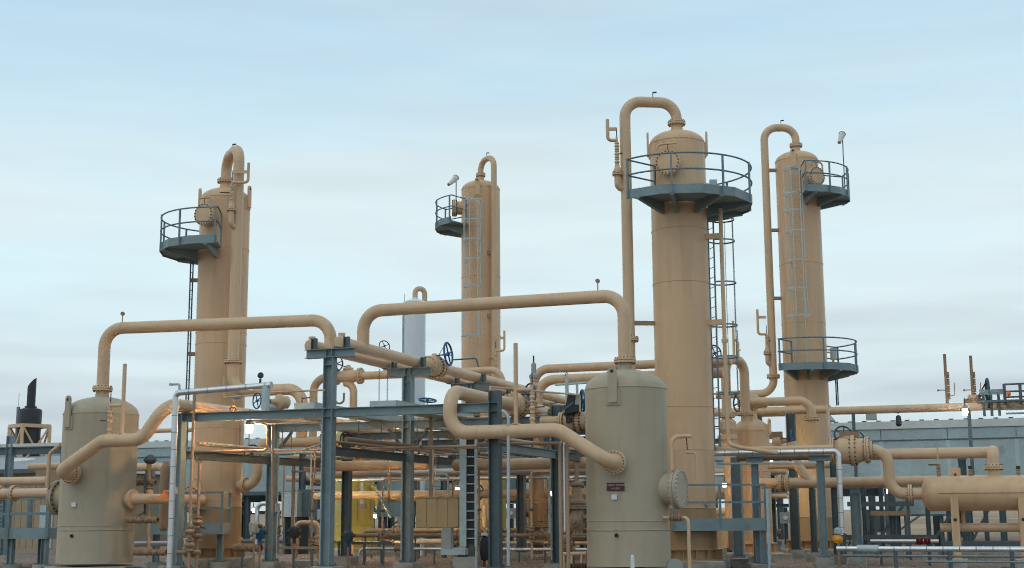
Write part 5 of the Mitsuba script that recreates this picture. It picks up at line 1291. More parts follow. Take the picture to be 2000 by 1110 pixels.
for px in (1864, 1996):
    q = ona(px, 980, va - .45); b = ab(q)[1]
    l = put('leg', M().box((-.105, -.02, .25), (.105, .02, hz_ - .12), B, A, W(va - Rv - .04, b)), 'tan_paint', k); put('hole', M().cyl(W(va - Rv - .065, b, hz_ - .75), W(va - Rv - .055, b, hz_ - .75), .05, n=12), 'dark_gasket', l)
    put('leg', M().box((-.105, -.02, .25), (.105, .02, hz_ - .12), B, A, W(va + Rv + .04, b)), 'tan_paint', k)
    put('saddle', M().box((-.03, -Rv - .01, hz_ - Rv - .45), (.03, Rv + .01, hz_ - .25), B, A, W(va, b)), 'tan_paint', k)
    put('footing', M().box((-.25, -.8, -.2), (.25, .8, .249), B, A, W(va, b)), 'concrete', k)
nzb = ab(ona(1941, 915, va))[1]
zp = ona(1941, 881, va)[2]
pipe('tan outlet pipe rising from the horizontal vessel and running left behind the valve', [W(va, nzb, hz_ + .3), W(va, nzb, zp), W(va + .9, nzb, zp), W(va + .9, nzb - 5, zp)], .165, [.2, .36], flanges=[(W(va, nzb, ona(1941, 913, va)[2]), Z, dict(n=14))], name='outlet_pipe')
for i, (px, y0, y1, lab) in enumerate(((1834, 932, 870, 'thin valve spindle standing on the horizontal vessel'), (1896, 933, 915, 'small grey gauge stub on the horizontal vessel'), (1990, 931, 915, 'black capped stub on the horizontal vessel at the edge'))):
    b = ab(ona(px, 932, va))[1]; z0, z1 = hz_ + Rv - .02, ona(px, y1, va)[2]
    k2 = thing('vessel_fitting', lab, 'fitting', 'fittings on the horizontal vessel')
    put('spindle', M().cyl(W(va, b, z0), W(va, b, z1), .022, n=8), 'tan_pipe' if i == 0 else 'grey_box', k2)
    m = M(); small_valves(m, W(va, b, z0), Z, 2 if i == 0 else 1, .04, .2, 1.6); put('valve_string', m, 'brown_paint', k2)
    put('lever' if i == 0 else 'cap', M().bar(W(va, b, z0 + .35), W(va, b - .28, z0 + .36), .03, .04) if i == 0 else M().cyl(W(va, b, z1 - .02), W(va, b, z1 + .07), .06, n=10), 'bolt_dark' if i == 0 else 'black_paint', k2)
lug(k, W(va, ab(ona(1866, 932, va))[1], hz_ + Rv - .06), -A, w=.2, h=.2)
pipe('thick tan pipe under the horizontal vessel', [W(va + .2, ab(ona(1836, 1035, va))[1], 1.15), W(va + .2, hb_ + hL, 1.15)], .13, seams=False)
k2 = strung('short upright tan boot under the horizontal vessel', [W(va + .2, ab(ona(1880, 1000, va))[1], 1.2), W(va + .2, ab(ona(1880, 1000, va))[1], hz_ - .4)], .06, 'tan_paint', n=12)
# yellow control valve and the long silver pipe along the ground
k = thing('control_valve', 'yellow bodied control valve under the silver pipe drop', 'control valve', 'control valves')
q = at(1637, 1053, s1[1] - .02)
put('body', M().lathe(q, V3(.2, -1, 0), [(0, -.1), (.13, -.1), (.14, .02), (.1, .06), (.03, .1), (0, .1)], 18), 'amber_paint', k); put('actuator', M().lathe(q + Z * .12, Z, [(.06, 0), (.12, .03), (.12, .14), (.07, .18), (0, .2)], 14), 'pale_steel', k); put('hose', M().torus(q + B * .12 - Z * .05, A, .2, .018, 20, 6), 'black_paint', k)
put('stem', M().cyl(P(q, .1), q, .04, n=8), 'brown_paint', k)
z = at(1640, 1072, 37.6)[2]; q0 = at(1634, 1072, 37.6); q1 = q0 + B * 5.3
k = thing('silver_pipe', 'long silver jacketed pipe along the ground at the right', 'pipe')
put('pipe_run', M().tube(fillet([P(q0, z), P(q1, z), P(q1, z + .35)], .1), .075, 16), 'jacket', k)
put('thick_section', M().cyl(P(q0, z) + B * .55, P(q0, z) + B * 1.1, .105, n=16), 'pale_steel', k)
for t in np.arange(.25, 5.2, .42): c = P(q0, z) + B * t; put('jacket_band', M().cyl(c, c + B * .025, .079, n=16), 'steel', k)
for t in (1.55, 2.95, 4.5):
    c = P(q0, 0) + B * t; l = put('leg', M().bar(c + Z * .1, c + Z * (z - .06), .09, .09), 'dark_steel', k); put('footing', M().box((-.22, -.22, -.2), (.22, .22, .12), B, A, c), 'concrete', l)
strung('lower grey conduit along the ground at the right', [P(q0, .42) + B * .1 + A * .5, P(q0, .42) + B * 6.3 + A * .5], .035, 'steel', name='conduit', cat='conduit', group='conduits along the right ground')
strung('second low grey conduit behind it', [P(q0, .30) + B * 2.3 - A * .25, P(q0, .30) + B * 6.3 - A * .25], .03, 'steel', name='conduit', cat='conduit', group='conduits along the right ground')
q = at(1700, 1057, 42); k = thing('silver_pipe', 'short silver pipe with a purple grey valve behind the long one', 'pipe'); put('pipe_run', M().cyl(q, q + B * 2.0, .06, n=14), 'jacket', k); m = M(); small_valves(m, q + B * 1.35, B, 2, .07, .22, 1.8); put('valve_string', m, 'red_brown', k)
for t in (.3, 1.7): put('leg', M().bar(P(q, 0) + B * t, q + B * t, .06, .06), 'dark_steel', k)

# ------------------------------------------------------------------ the long air coolers at the back
CA = 40.0


def cooler(label, b0, b1, ztop=6.1, zmid=5.15, zlow=2.95, depth=7, pitch=4.0, legs=True):
    key = thing('air_cooler', label, 'air cooler', 'long air coolers')
    put('core', M().box((b0, CA + .1, zlow + .02), (b1, CA + depth, ztop - .4), B, A, O), 'cooler_panel', key)
    put('coping', M().box((b0 - .05, CA - .1, ztop - .38), (b1 + .05, CA + depth + .1, ztop), B, A, O), 'cooler_coping', key)
    k = int(round((b1 - b0) / pitch)); w = (b1 - b0) / k
    for i in range(k):
        x0, x1 = b0 + i * w + .02, b0 + (i + 1) * w - .02
        put('upper_panel', M().box((x0, CA - .02, zmid + .03), (x1, CA + .1, ztop - .4), B, A, O), 'cooler_panel', key)
        put('lower_panel', M().box((x0, CA + .015, zlow + .06), (x1, CA + .1, zmid - .03), B, A, O), 'cooler_panel', key)
        put('joint_cover', M().box((x1 - .07, CA - .005, zlow + .02), (x1 + .11, CA + .014, zmid - .04), B, A, O), 'pale_steel', key)
    put('bottom_channel', M().box((b0, CA - .06, zlow - .16), (b1, CA + .2, zlow + .018), B, A, O), 'dark_steel', key)
    put('waist_channel', M().box((b0, CA - .03, zmid - .028), (b1, CA + .05, zmid + .028), B, A, O), 'dark_steel', key)
    m = M()
    for x in np.arange(b0 + .2, b1, .7): m.box((x, CA + .1, ztop + .002), (x + .22, CA + .2, ztop + .07), B, A, O)
    put('top_clips', m, 'dark_steel', key, stuff=True)
    for i in range(k + 1):
        for d in (.25, depth - .4):
            x = b0 + .2 + i * (b1 - b0 - .4) / k
            put('leg', M().ibeam(W(CA + d, x, .25), W(CA + d, x, zlow - .17), .3, .3, up=B), 'dark_steel', key)
        if i < k:
            x = b0 + (i + .5) * w
            put('fan_ring', M().lathe(W(CA + depth / 2, x, zlow), -Z, [(w * .42, 0), (w * .42, .5), (w * .4, .5), (w * .4, 0)], 28), 'steel', key)
            put('motor', M().lathe(W(CA + depth / 2, x, zlow - 1.0), Z, [(0, 0), (.25, 0), (.25, .5), (.1, .55), (.1, 1.0)], 12), 'dark_blue', key)
            put('motor_beam', M().ibeam(W(CA + .3, x, zlow - 1.15), W(CA + depth - .4, x, zlow - 1.15), .2, .2), 'dark_steel', key)
            if i % 2: put('brace', M().bar(W(CA + .25, b0 + .2 + i * w, .4), W(CA + .25, b0 + .2 + (i + 1) * w, zlow - .3), .1, .1), 'dark_steel', key)
    return key


cr = cooler('long grey panelled air cooler on legs behind everything at the right', 7.2, 39.2, pitch=3.2)
cl = cooler('long grey panelled air cooler on legs far behind the left half', -46, -10)
cm = cooler('shorter grey air cooler seen through the middle bays', -8.6, 5.4, ztop=5.0, zmid=4.3, zlow=2.9, pitch=3.5)
# things on the right cooler
for i, (px, py) in enumerate(((1591, 802), (1618, 808))):
    q = at(px, py, 66.5); k = thing('roof_ventilator', ('left bell shaped roof vent with a tan box below', 'right bell shaped roof vent near the long pipe')[i], 'ventilator', 'bell vents on the right cooler')
    put('bell', M().lathe(q, Z, [(.3, -.42), (.32, -.36), (.12, -.1), (.09, .25), (.14, .28), (.14, .36), (.06, .42), (0, .42)], 16), 'grey_box', k)
    put('riser', M().cyl(q - Z * .42, P(q, 5.9), .09, n=10), 'grey_box', k)
    if i == 0: put('box', M().box((-.32, -.2, -1.35), (.32, .2, -.5), B, A, q), 'cabinet_tan', k); put('port', M().cyl(q + A * -.21 - Z * .85 - B * .1, q - A * .23 - Z * .85 - B * .1, .1, n=12), 'dark_gasket', k)
q0 = at(1478, 801, 60.5); L = 24
z = at(1800, 793, 60 - 3.2)[2]
k = pipe('very long tan pipe along the top of the right air cooler', [P(q0, z), P(q0, z) + B * L], .175, seams=False, name='roof_pipe')
for t in (4.2, 9, 14.2, 19): put('stand', M().bar(P(q0, 3.0) + B * t, P(q0, z - .17) + B * t, .12, .12), 'dark_steel', k)
q = at(1755, 822, 58.5); k = thing('hanging_lamp', 'unlit dark bell lamp hanging under the long roof pipe', 'lamp'); put('bell', M().lathe(q, Z, [(.04, .24), (.1, .2), (.13, 0), (.13, -.16), (.08, -.24), (0, -.24)], 14), 'black_paint', k); put('hanger', M().cyl(q + Z * .3, P(q, z - .1), .03, n=6), 'dark_steel', k)
for i, (px, y0, y1) in enumerate(((1851, 790, 692), (1902, 790, 695))):
    q = at(px, 800, 57.8); k = thing('vent_stack', ('left of two thin brown vent stacks on the far right roof', 'right of two thin brown vent stacks on the far right roof')[i], 'vent stack', 'vent stacks on the right roof')
    zt = at(px, y1, 57.8)[2]; put('stack', M().cyl(P(q, z + .1), P(q, zt), .065, n=12), 'brown_paint', k)
    m = M(); small_valves(m, P(q, z + .35) + B * .1, Z, 4, .03, .3, 1.6); put('valve_string', m, 'brown_paint', k); put('side_arm', M().bar(P(q, z + .75), P(q, z + .75) - B * .3, .04, .04).sphere(P(q, z + .75) - B * .34, .05), 'brown_paint', k)
    put('side_tube', M().tube(fillet([P(q, z + .5) + B * .1, P(q, z + .5) + B * .33, P(q, z + 1.05) + B * .33], .12), .02, 6), 'brown_paint', k)
    put('base', M().lathe(P(q, 6.05), Z, [(.22, 0), (.22, z - 6.1), (.1, z - 6.0)] if i == 0 else [(.35, 0), (.4, .1), (.4, .3), (.24, .35), (.24, z - 5.95), (.16, z - 5.75), (.07, z - 5.6)], 16), 'brown_paint' if i else 'tan_pipe', k)
k = thing('wheel_valve', 'large dark handwheel seen edge on beside the right vent stack', 'valve'); q = at(1929, 769, 57.3); handwheel(k, q, V3(1, -.25, 0), .62, 'dark_blue', 6, stem=at(1908, 776, 57.8)); put('brace', M().tube([at(1911, 774, 57.6), q + Z * .55], .03, 6).tube([at(1911, 774, 57.6), q - Z * .55], .03, 6), 'dark_blue', k); put('body', M().cyl(at(1902, 782, 57.8), at(1902, 772, 57.8), .25, n=14), 'tan_pipe', k)
k = thing('roof_frame', 'dark steel frame with rails on the roof at the right edge', 'frame')
f0 = at(1965, 812, 56.5) * V3(1, 1, 0); zf = lambda y: at(1970, y, 56.5)[2]
for i in range(5): put('upright', M().bar(P(f0, 6.0) + B * (i * .62), P(f0, zf(750)) + B * (i * .62), .1, .1), 'dark_steel', k)
for y in (751, 765, 776, 800, 808): put('rail', M().bar(P(f0, zf(y)), P(f0, zf(y)) + B * 3.2, .08, .07), 'steel' if y > 790 else 'dark_steel', k)
for i in range(3): put('upright', M().bar(P(f0, zf(812)) - B * (.25 + .3 * i), P(f0, zf(765)) - B * (.25 + .3 * i), .09, .09), 'dark_steel', k)
put('top_plate', M().box((-1.0, -.05, zf(770)), (-.05, .05, zf(760)), B, A, f0), 'steel', k); put('deck', M().box((-1.1, -.3, 6.11), (3.2, .3, 6.2), B, A, f0), 'dark_steel', k); put('orange_light', M().sphere(P(f0, zf(770)) + B * .15 - A * .1, .1), 'orange', k)
solo('roof_box', M().box((-.25, -.2, 6.11), (.25, .2, 6.5), B, A, at(1702, 815, 67) * V3(1, 1, 0)), 'grey_box', 'small grey box on top of the right cooler coping', 'box')
k = thing('hung_duct', 'grey box duct on legs left under the horizontal vessel', 'duct'); q = at(1745, 1005, 50)
put('box', M().box((0, 0, 0), (1.75, 1.2, 1.35), B, A, q), 'cooler_panel', k); put('lip', M().box((-.04, -.04, -.06), (1.79, 1.24, -.002), B, A, q), 'dark_steel', k)
for x, y in ((.06, .06), (1.6, .06), (.06, 1.05), (1.6, 1.05)): put('leg', M().box((x, y, -q[2]), (x + .1, y + .1, -.062), B, A, q), 'dark_steel', k)
# plant seen through the bays: grey enclosures, motors, drums
for i, (px, py, Y, w, h, d, mt, lab) in enumerate(((549, 1010, 58, .75, 1.0, .8, 'pale_steel', 'pale grey equipment cabinet low between the left posts'), (582, 1010, 58.2, .9, 1.1, .8, 'dark_steel', 'dark equipment cabinet beside the pale grey one'), (605, 1040, 60, .7, 1.7, .8, 'steel', 'tall grey cabinet just left of the first tee post'),
                                                 (948, 1045, 57, .7, 2.6, .6, 'yellow_paint_glow', 'added yellow panel box standing in for lamplight at the distant column foot'), (1100, 990, 60, 1.0, 1.3, .8, 'pale_steel', 'pale enclosure far behind the dark post'), (735, 1010, 63, 1.6, 2.0, 1, 'steel', 'grey panelled skid right of the yellow vessel'),  # yellow box added where lamplight colours the distant column foot
                                                 (1690, 1040, 58, .8, .9, .8, 'dark_steel', 'dark low enclosure under the right cooler'), (805, 1062, 52, 1.3, .12, .5, 'jacket', 'flat pale silver tray lying low behind the tan cabinet'))):
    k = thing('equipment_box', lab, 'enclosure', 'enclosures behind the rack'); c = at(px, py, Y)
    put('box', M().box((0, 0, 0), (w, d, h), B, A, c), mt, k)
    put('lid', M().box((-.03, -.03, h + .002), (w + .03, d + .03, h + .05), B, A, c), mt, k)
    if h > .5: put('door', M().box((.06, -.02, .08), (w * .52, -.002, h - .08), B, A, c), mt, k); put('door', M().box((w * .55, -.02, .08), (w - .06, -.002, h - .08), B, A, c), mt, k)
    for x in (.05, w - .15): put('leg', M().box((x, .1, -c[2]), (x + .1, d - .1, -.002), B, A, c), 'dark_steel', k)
rng = np.random.default_rng(11)
def sight(p):
    d = p - EYE; return 1000 + FOCAL * (d @ RIGHT) / (d @ FWD)


spots = [(a, b) for a in (16.5, 20.5, 24.5, 28.5, 32.5) for b in (-9.5, -6.5, -3.2, 1.0, 3.8, 6.5)] + [(a, b) for a in (15, 22, 30) for b in (-14, -17.5)]
kinds = ('upright flanged filter', 'pump and motor skid', 'pipe loop with two valves', 'grey post with gauge board')
made = []
for n_, (a, b) in enumerate(spots):
    a += rng.uniform(-.9, .9); b += rng.uniform(-.7, .7); o = W(a, b); t = int(rng.integers(0, 4)); px = sight(o)
    if not 120 < px < 1990 or 1140 < px < 1400 or (640 < px < 745 and a < 20): continue
    if np.linalg.norm((o - T2c)[:2]) < 1.6 or np.linalg.norm((o - T4c)[:2]) < 1.8 or np.linalg.norm((o - at(692, 1000, 56))[:2]) < 1.6: continue
    lab = kinds[t]; grp = kinds[t] + ' in the back yard'
    if t == 0:
        k = thing('filter_pot', lab, 'filter', grp); made.append((t, px, k)); h = rng.uniform(1.2, 2.3)
        put('shell', M().lathe(o, Z, [(.28, .35), (.28, h), (.36, h), (.36, h + .12), (.3, h + .13), (.15, h + .22), (0, h + .22)], 16), rng.choice(['brown_paint', 'tan_pipe', 'tan_pipe']), k)
        for s in (-1, 1): put('leg', M().bar(o + B * .22 * s, o + B * .22 * s + Z * .5, .07, .07), 'dark_steel', k)
        put('side_pipe', M().tube(fillet([o + Z * h * .7, o + Z * h * .7 + B * .7, o + Z * .2 + B * .7], .2), .07, 10), 'tan_pipe', k)
    elif t == 1:
        k = thing('pump_skid', lab, 'pump', grp); made.append((t, px, k))
        put('plinth', M().box((-.8, -.35, -.1), (.8, .35, .4), B, A, o), 'concrete', k)
        put('motor', M().lathe(o + Z * .75 - B * .7, B, [(0, 0), (.2, .02), (.24, .1), (.24, .6), (.2, .66), (.05, .68), (.05, .85)], 16), rng.choice(['dark_blue', 'grey_box', 'steel']), k)
        put('pump', M().lathe(o + Z * .75 + B * .15, B, [(.05, 0), (.2, .02), (.32, .1), (.32, .3), (.16, .36), (.16, .6)], 16), 'brown_paint', k)
        put('discharge', M().cyl(o + Z * .8 + B * .35, o + Z * 1.9 + B * .35, .09, n=10), 'tan_pipe', k)
    elif t == 2:
        k = thing('pipe_loop', lab, 'pipe', grp); made.append((t, px, k)); h = rng.uniform(1.3, 2.6); w = rng.uniform(.9, 1.6)
        put('pipe_run', M().tube(fillet([o, o + Z * h, o + Z * h + B * w, o + B * w], .3), .1, 12), rng.choice(['tan_pipe', 'brown_paint', 'jacket']), k)
        for s in (0, w): put('valve_body', M().lathe(o + B * s + Z * h * .45, Z, [(.1, -.25), (.19, -.24), (.19, -.18), (.13, -.15), (.17, 0), (.13, .15), (.19, .18), (.19, .24), (.1, .25)], 14), 'brown_paint', k)
        handwheel(k, o + Z * h * .45 - A * .45, -A, .2, 'dark_blue', 4, stem=o + Z * h * .45)
    else:
        k = thing('gauge_post', lab, 'post', grp); made.append((t, px, k)); h = rng.uniform(1.6, 3.2)
        put('post', M().ibeam(o + Z * .2, o + Z * h, .16, .16, up=B), 'dark_steel', k); put('pier', M().box((-.2, -.2, -.2), (.2, .2, .2), B, A, o), 'concrete', k)
        put('board', M().box((-.25, -.12, h - .7), (.25, -.085, h - .2), B, A, o), 'grey_box', k); put('gauge', M().cyl(o - A * .12 + Z * (h - .45), o - A * .17 + Z * (h - .45), .1, n=12), 'white_paint', k)
        put('head_beam', M().ibeam(o + Z * (h + .09) - B * .5, o + Z * (h + .09) + B * .5, .16, .14), 'dark_steel', k)
ORD = 'first second third fourth fifth sixth seventh eighth ninth tenth eleventh twelfth thirteenth fourteenth'.split()
for t in range(4):
    row = sorted((px, k) for tt, px, k in made if tt == t)
    for i, (px, k) in enumerate(row): labels[k]['label'] = f'{kinds[t]} behind the rack, {ORD[i]} of its kind from the left'
for i, (px, Y, top) in enumerate(((1688, 52, 2.75), (1704, 50, 2.2), (1722, 55, 2.8), (1743, 49, 2.6), (1812, 48, 2.4), (1828, 52, 2.75), (1852, 50, 2.6), (1893, 53, 2.8), (1925, 47, 2.4), (1958, 50, 2.7))):
    q = at(px, 1000, Y); k = thing('cooler_prop', f'dark steel prop under the right cooler, {ORD[i]} from the left', 'post', 'dark props under the right cooler')
    put('post', M().ibeam(P(q, .25), P(q, top), .24 if i % 2 else .16, .24 if i % 2 else .16, up=B), 'dark_steel', k); put('footing', M().box((-.25, -.25, -.2), (.25, .25, .245), B, A, P(q, 0)), 'concrete', k)
    if i % 3 == 1: put('brace', M().bar(P(q, .4), P(q, top - .1) + B * 1.3, .1, .1), 'dark_steel', k)
for i, (px, y, Y, L, mt) in enumerate(((1655, 985, 47, 2.2, 'dark_steel'), (1700, 1003, 49, 1.4, 'brown_paint'), (1640, 1050, 45, 3.0, 'dark_steel'), (1840, 1062, 46, 3.6, 'dark_steel'))):
    q = at(px, y, Y); k = thing('low_line', ('dark horizontal channel low behind the silver drop', 'short brown pipe low between the dark props', 'dark low rail behind the yellow control valve', 'dark low rail under the horizontal vessel')[i], 'rail'); put('rail', M().bar(q, q + B * L, .14, .16), mt, k)
    for t in (.15, L - .2): put('leg', M().bar(P(q, 0) + B * t, q + B * t, .08, .08), 'dark_steel', k)
# loose concrete piers seen on the gravel
for i, (px, py, Y, w) in enumerate(((372, 1102, 37.0, .9), (600, 1104, 37.3, .6), (905, 1104, 35.4, .6), (1375, 1106, 37.2, 1.1), (1455, 1100, 38.5, .7), (1530, 1090, 43.5, .6))):
    c = onz(px, py, 0.15); solo('concrete_block', M().box((-w / 2, -.28, -.2), (w / 2, .28, .28), B, A, c * V3(1, 1, 0)), 'concrete', ('low wide concrete block at the foot of the drain lines', 'concrete block left of the first tee post', 'concrete block under the cable ladder', 'long concrete block before the tallest column foot', 'concrete block right of the tallest column foot', 'concrete block behind the step ladder')[i], 'concrete block', 'loose concrete blocks')

# ------------------------------------------------------------------ second, cross-wise rack behind the first, crowded with lines
RA = 26.5
rear = thing('rear_pipe_rack', 'dark cross wise pipe rack in the crowded yard behind the main rack', 'pipe rack')
for b in np.arange(-15, 7.1, 3.6):
    for d in (0, 2.2):
        put('post', M().ibeam(W(RA + d, b, .25), W(RA + d, b, 4.6), .24, .24, up=B), 'dark_steel', rear)
        put('pier', M().box((-.3, -.3, -.3), (.3, .3, .248), B, A, W(RA + d, b)), 'concrete', rear)
    for z in (2.1, 3.1, 4.1): put('cross_beam', M().ibeam(W(RA + .13, b, z), W(RA + 2.07, b, z), .18, .16), 'dark_steel', rear)
for z in (2.6, 4.6): put('beam', M().ibeam(W(RA, -15.1, z), W(RA, 6.8, z), .2, .16), 'dark_steel', rear)
rr_ = np.random.default_rng(21)
lines = [(.3, 2.1, .10, 'tan_pipe'), (.75, 2.1, .07, 'jacket'), (1.2, 2.1, .13, 'brown_paint'), (1.7, 2.1, .08, 'tan_pipe'), (.35, 3.1, .14, 'tan_pipe'), (.9, 3.1, .06, 'white_paint'), (1.3, 3.1, .1, 'brown_paint'), (1.75, 3.1, .11, 'tan_pipe'), (.4, 4.1, .11, 'brown_paint'), (1.0, 4.1, .16, 'tan_pipe'), (1.6, 4.1, .08, 'jacket')]
for i, (d, z, r, mt) in enumerate(lines):
    k = thing('rear_line', ('lowest', 'middle', 'topmost')[int(z - 2)] + f' level line on the rear rack, {ORD[[l for l in lines if l[1] == z].index((d, z, r, mt))]} from the front', 'pipe', 'lines on the rear rack')
    put('pipe_run', M().cyl(W(RA + d, -16, z + .09 + r), W(RA + d, 7.5, z + .09 + r), r, n=14), mt, k)
    for b in rr_.uniform(-14, 6, 3):
        flange(k, W(RA + d, b, z + .09 + r), B, r, t=.04, n=8, mat=mt, br=.012)
    b = rr_.uniform(-13, 5)
    put('drop', M().tube(fillet([W(RA + d, b, z + .09 + r), W(RA + d - .4, b, z + .09 + r), W(RA + d - .4, b, .4)], .18), r * .6, 10), mt, k)
    put('drop_valve', M().lathe(W(RA + d - .4, b, 1.1), Z, [(r * .6, -.2), (r * 1.3, -.18), (r * .8, -.1), (r * 1.2, 0), (r * .8, .1), (r * 1.3, .18), (r * .6, .2)], 12), 'brown_paint', k)
# thin upright tubes hung from the struts of the main rack
tubes = [(5.6, -3.4, 2.9), (6.2, -1.7, 3.0), (7.4, 1.2, 3.0), (8.8, -3.0, 2.9), (9.3, 2.2, 2.9), (10.6, -1.1, 2.9), (11.8, -4.0, 2.8), (12.6, 1.7, 2.8), (13.4, 3.2, 2.8), (14.2, -2.4, 2.8), (17.6, .4, 2.8), (18.3, 2.9, 2.7)]
tubes = [t for t in tubes if not 655 < sight(W(t[0], t[1])) < 740]
for i, (a, b, zt) in enumerate(sorted(tubes, key=lambda t: (W(t[0], t[1])[0] / W(t[0], t[1])[1]))):
    o = W(a, b); mt = ('copper_pipe', 'tan_pipe', 'pale_steel', 'brown_paint')[i % 4]
    k = thing('hung_tube', f'thin upright tube with a block valve in the rack bays, {ORD[i]} from the left', 'tube', 'thin tubes hung in the rack bays')
    put('pipe_run', M().tube(fillet([o + Z * .25, o + Z * zt, o + Z * zt + B * (.7 if i % 2 else -.7)], .12), .032, 10), mt, k)
    m = M(); small_valves(m, o + Z * (.55 + .12 * (i % 3)), Z, 2, .05, .22, 1.8); put('valve_string', m, 'brown_paint', k)
    put('lever', M().bar(o + Z * .75, o + Z * .72 + B * .25, .02, .03), 'black_paint', k)
    put('clamp', M().box((-.06, -.06, 1.7), (.06, .06, 1.78), B, A, o), 'dark_steel', k)
# low process lines and drains running over the gravel between the posts
low = [(10.9, -4.4, 5.8, .5, .05, 'jacket'), (13.0, -6.0, 5.0, .9, .07, 'brown_paint'), (15.6, -7.0, 5.5, .6, .06, 'tan_pipe'), (18.6, -8.0, 6.0, 1.0, .09, 'brown_paint')]
for i, (a, b0, b1, z, r, mt) in enumerate(low):
    k = thing('low_line', f'low pipe on short legs across the rack bays, {ORD[i]} row from the front', 'pipe', 'low lines across the rack bays')
    put('pipe_run', M().tube(fillet([W(a, b0, .1), W(a, b0, z), W(a, b1, z), W(a, b1, .1)], .2), r, 12), mt, k)
    for b in np.arange(b0 + .8, b1 - .3, 1.9): put('leg', M().bar(W(a, b, .02), W(a, b, z - r), .06, .06), 'dark_steel', k)
    for b in np.arange(b0 + 1.5, b1 - .6, 2.9):
        put('valve_body', M().lathe(W(a, b, z), B, [(r, -.22), (r * 2, -.2), (r * 2, -.15), (r * 1.3, -.12), (r * 1.8, 0), (r * 1.3, .12), (r * 2, .15), (r * 2, .2), (r, .22)], 14), 'brown_paint', k)
        put('bonnet', M().lathe(W(a, b, z + r), Z, [(r * 1.1, 0), (r * 1.3, .1), (r * .5, .14), (.018, .18), (.018, .42), (0, .42)], 12), 'brown_paint', k)
        handwheel(k, W(a, b, z + r + .4), Z, .13, ('dark_blue', 'black_paint', 'blue_paint')[i % 3], 4)
# junction boxes and conduits fixed to posts
for i, (a, b, z, s) in enumerate(((0, 0, 1.5, -1), (4.9, -4.36, 1.7, 1), (4.9, 0, 1.3, -1), (9.8, 0, 1.9, 1), (4.9, 4.45, 1.6, -1))):
    o = W(a, b) + B * s * .145
    k = thing('junction_box', ('grey junction box on the first tee post', 'grey junction box on the left second row post', 'grey junction box on the second tee post', 'grey junction box on the third tee post', 'grey junction box on the dark post beside three tubes')[i], 'junction box', 'junction boxes on the posts')
    put('box', M().box((0, -.09, z), (s * .1, .09, z + .26), B * 1.0, A, o) if s > 0 else M().box((-.1, -.09, z), (0, .09, z + .26), B, A, o), 'grey_box', k)
    put('conduit', M().cyl(o + B * s * .05 + Z * (z + .26), o + B * s * .05 + Z * 4.0, .018, n=8), 'pale_steel', k)
    put('lower_conduit', M().cyl(o + B * s * .05 + Z * .36, o + B * s * .05 + Z * z, .018, n=8), 'pale_steel', k)

# light lines and conduits at strut and beam level
thin = [(2.4, -4.2, 4.3, 3.36, .035, 'copper_pipe'), (3.1, -.1, 4.3, 3.37, .05, 'tan_pipe'), (3.6, -4.2, -.1, 3.36, .04, 'pale_steel'), (6.6, -4.2, 4.3, 3.35, .03, 'pale_steel'), (7.7, -4.2, -.2, 3.36, .05, 'brown_paint'), (11.9, -4.3, 4.4, 3.36, .045, 'copper_pipe'), (13.2, -4.3, 4.4, 3.4, .08, 'tan_pipe'), (17.3, -4.3, 4.4, 3.36, .05, 'pale_steel')]
for i, (a, b0, b1, z, r, mt) in enumerate(thin):
    k = thing('strut_line', f'thin line lying across the rack struts, {ORD[i]} from the front', 'pipe', 'thin lines across the rack struts')
    put('pipe_run', M().cyl(W(a, b0, z), W(a, b1, z), r, n=10), mt, k)
    for b in np.arange(b0 + .6, b1 - .2, 1.7): put('clip', M().box((-.04, -.05, z - r), (.04, .05, z + r + .015), B, A, W(a, b)), 'dark_steel', k)
    b = b0 + (b1 - b0) * (.3 + .07 * i); put('drop_tube', M().tube(fillet([W(a, b, z), W(a, b, z - .9 - .1 * i), W(a + .5, b, z - .9 - .1 * i)], .1), r * .6, 8), mt, k)
along = [(-4.0, 3.36, .05, 'tan_pipe'), (-3.7, 3.36, .03, 'pale_steel'), (-.35, 3.36, .04, 'copper_pipe'), (.32, 3.38, .06, 'brown_paint'), (4.1, 3.36, .045, 'tan_pipe')]
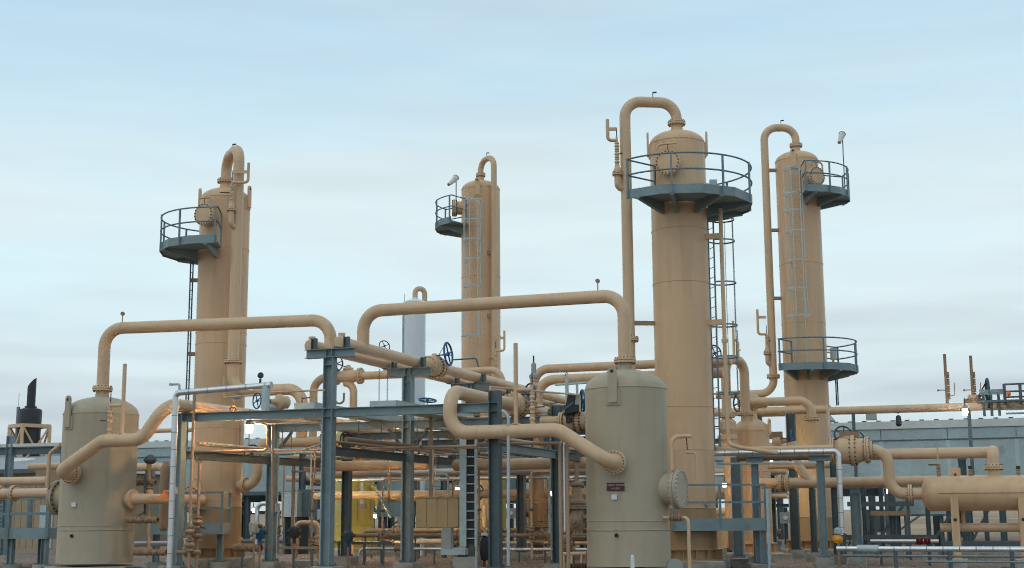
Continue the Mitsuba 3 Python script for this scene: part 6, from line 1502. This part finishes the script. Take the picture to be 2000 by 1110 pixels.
for i, (b, z, r, mt) in enumerate(along):
    k = thing('bay_line', f'thin line running back along the rack at strut height, {ORD[i]} from the left', 'pipe', 'thin lines running back at strut height')
    put('pipe_run', M().cyl(W(.3, b, z + .12), W(19.3, b, z + .12), r, n=10), mt, k)
    for a in np.arange(2.4, 19, 2.4): put('hanger', M().bar(W(a, b, z + .12), W(a, b, 4.1), .025, .025), 'dark_steel', k)
# railed inspection walkway in the back bays
p = W(16.2, -3.8)
rect_platform('grey railed inspection walkway set in the back bays of the rack', p, B, A, 7.4, 1.0, 3.42, sides=('front', 'back'), pitch=1.5, group='railed platforms at ground level')
# knee braces between posts and row beams
for i, a in enumerate(ROWS[1:4]):
    for b, s in ((COLS[0], 1), (0, -1), (0, 1), (COLS[2], -1)):
        put('knee_brace', M().bar(W(a, b + s * .14, 3.45), W(a, b + s * .62, TB - .12), .07, .07, up=A), 'dark_steel', rack)
# small valves and stubs standing on top of the row beams
for i, (px, py, a, h) in enumerate(((455, 792, .6, .3), (548, 786, .8, .22), (590, 786, 1.0, .28), (735, 790, 5.2, .35), (760, 792, 5.6, .25), (838, 790, 5.0, .3), (1075, 800, 5.4, .3), (932, 800, 5.3, .28))):
    o = ona(px, py, a); o = V3(o[0], o[1], 4.27)
    k = thing('beam_top_valve', f'small valve stub on top of the rack beams, {ORD[i]} listed from the left post', 'valve', 'small valves on the rack beams')
    labels[k]['label'] = ('small valve stub beside the silver pipe drop leg', 'small valve stub left of the left tray', 'small valve stub on the left tray side of the first tee post', 'small valve stub right of the hanging chains', 'small valve stub beside the second tee post', 'small valve stub under the little blue wheel', 'small valve stub at the rack end below the slim posts', 'small valve stub behind the blue grey post')[i]
    put('body', M().lathe(o, Z, [(.05, 0), (.05, h * .3), (.1, h * .32), (.1, h * .45), (.06, h * .5), (.08, h * .7), (.03, h * .8), (.015, h + .12), (0, h + .12)], 12), 'brown_paint', k)
    put('lever', M().bar(o + Z * (h + .08) - B * .02, o + Z * (h + .1) + B * .22, .02, .03), ('blue_paint', 'black_paint', 'red_brown')[i % 3], k)
    put('line', M().cyl(o - B * .35 + Z * h * .18, o + B * .4 + Z * h * .18, .035, n=8), 'tan_pipe', k)
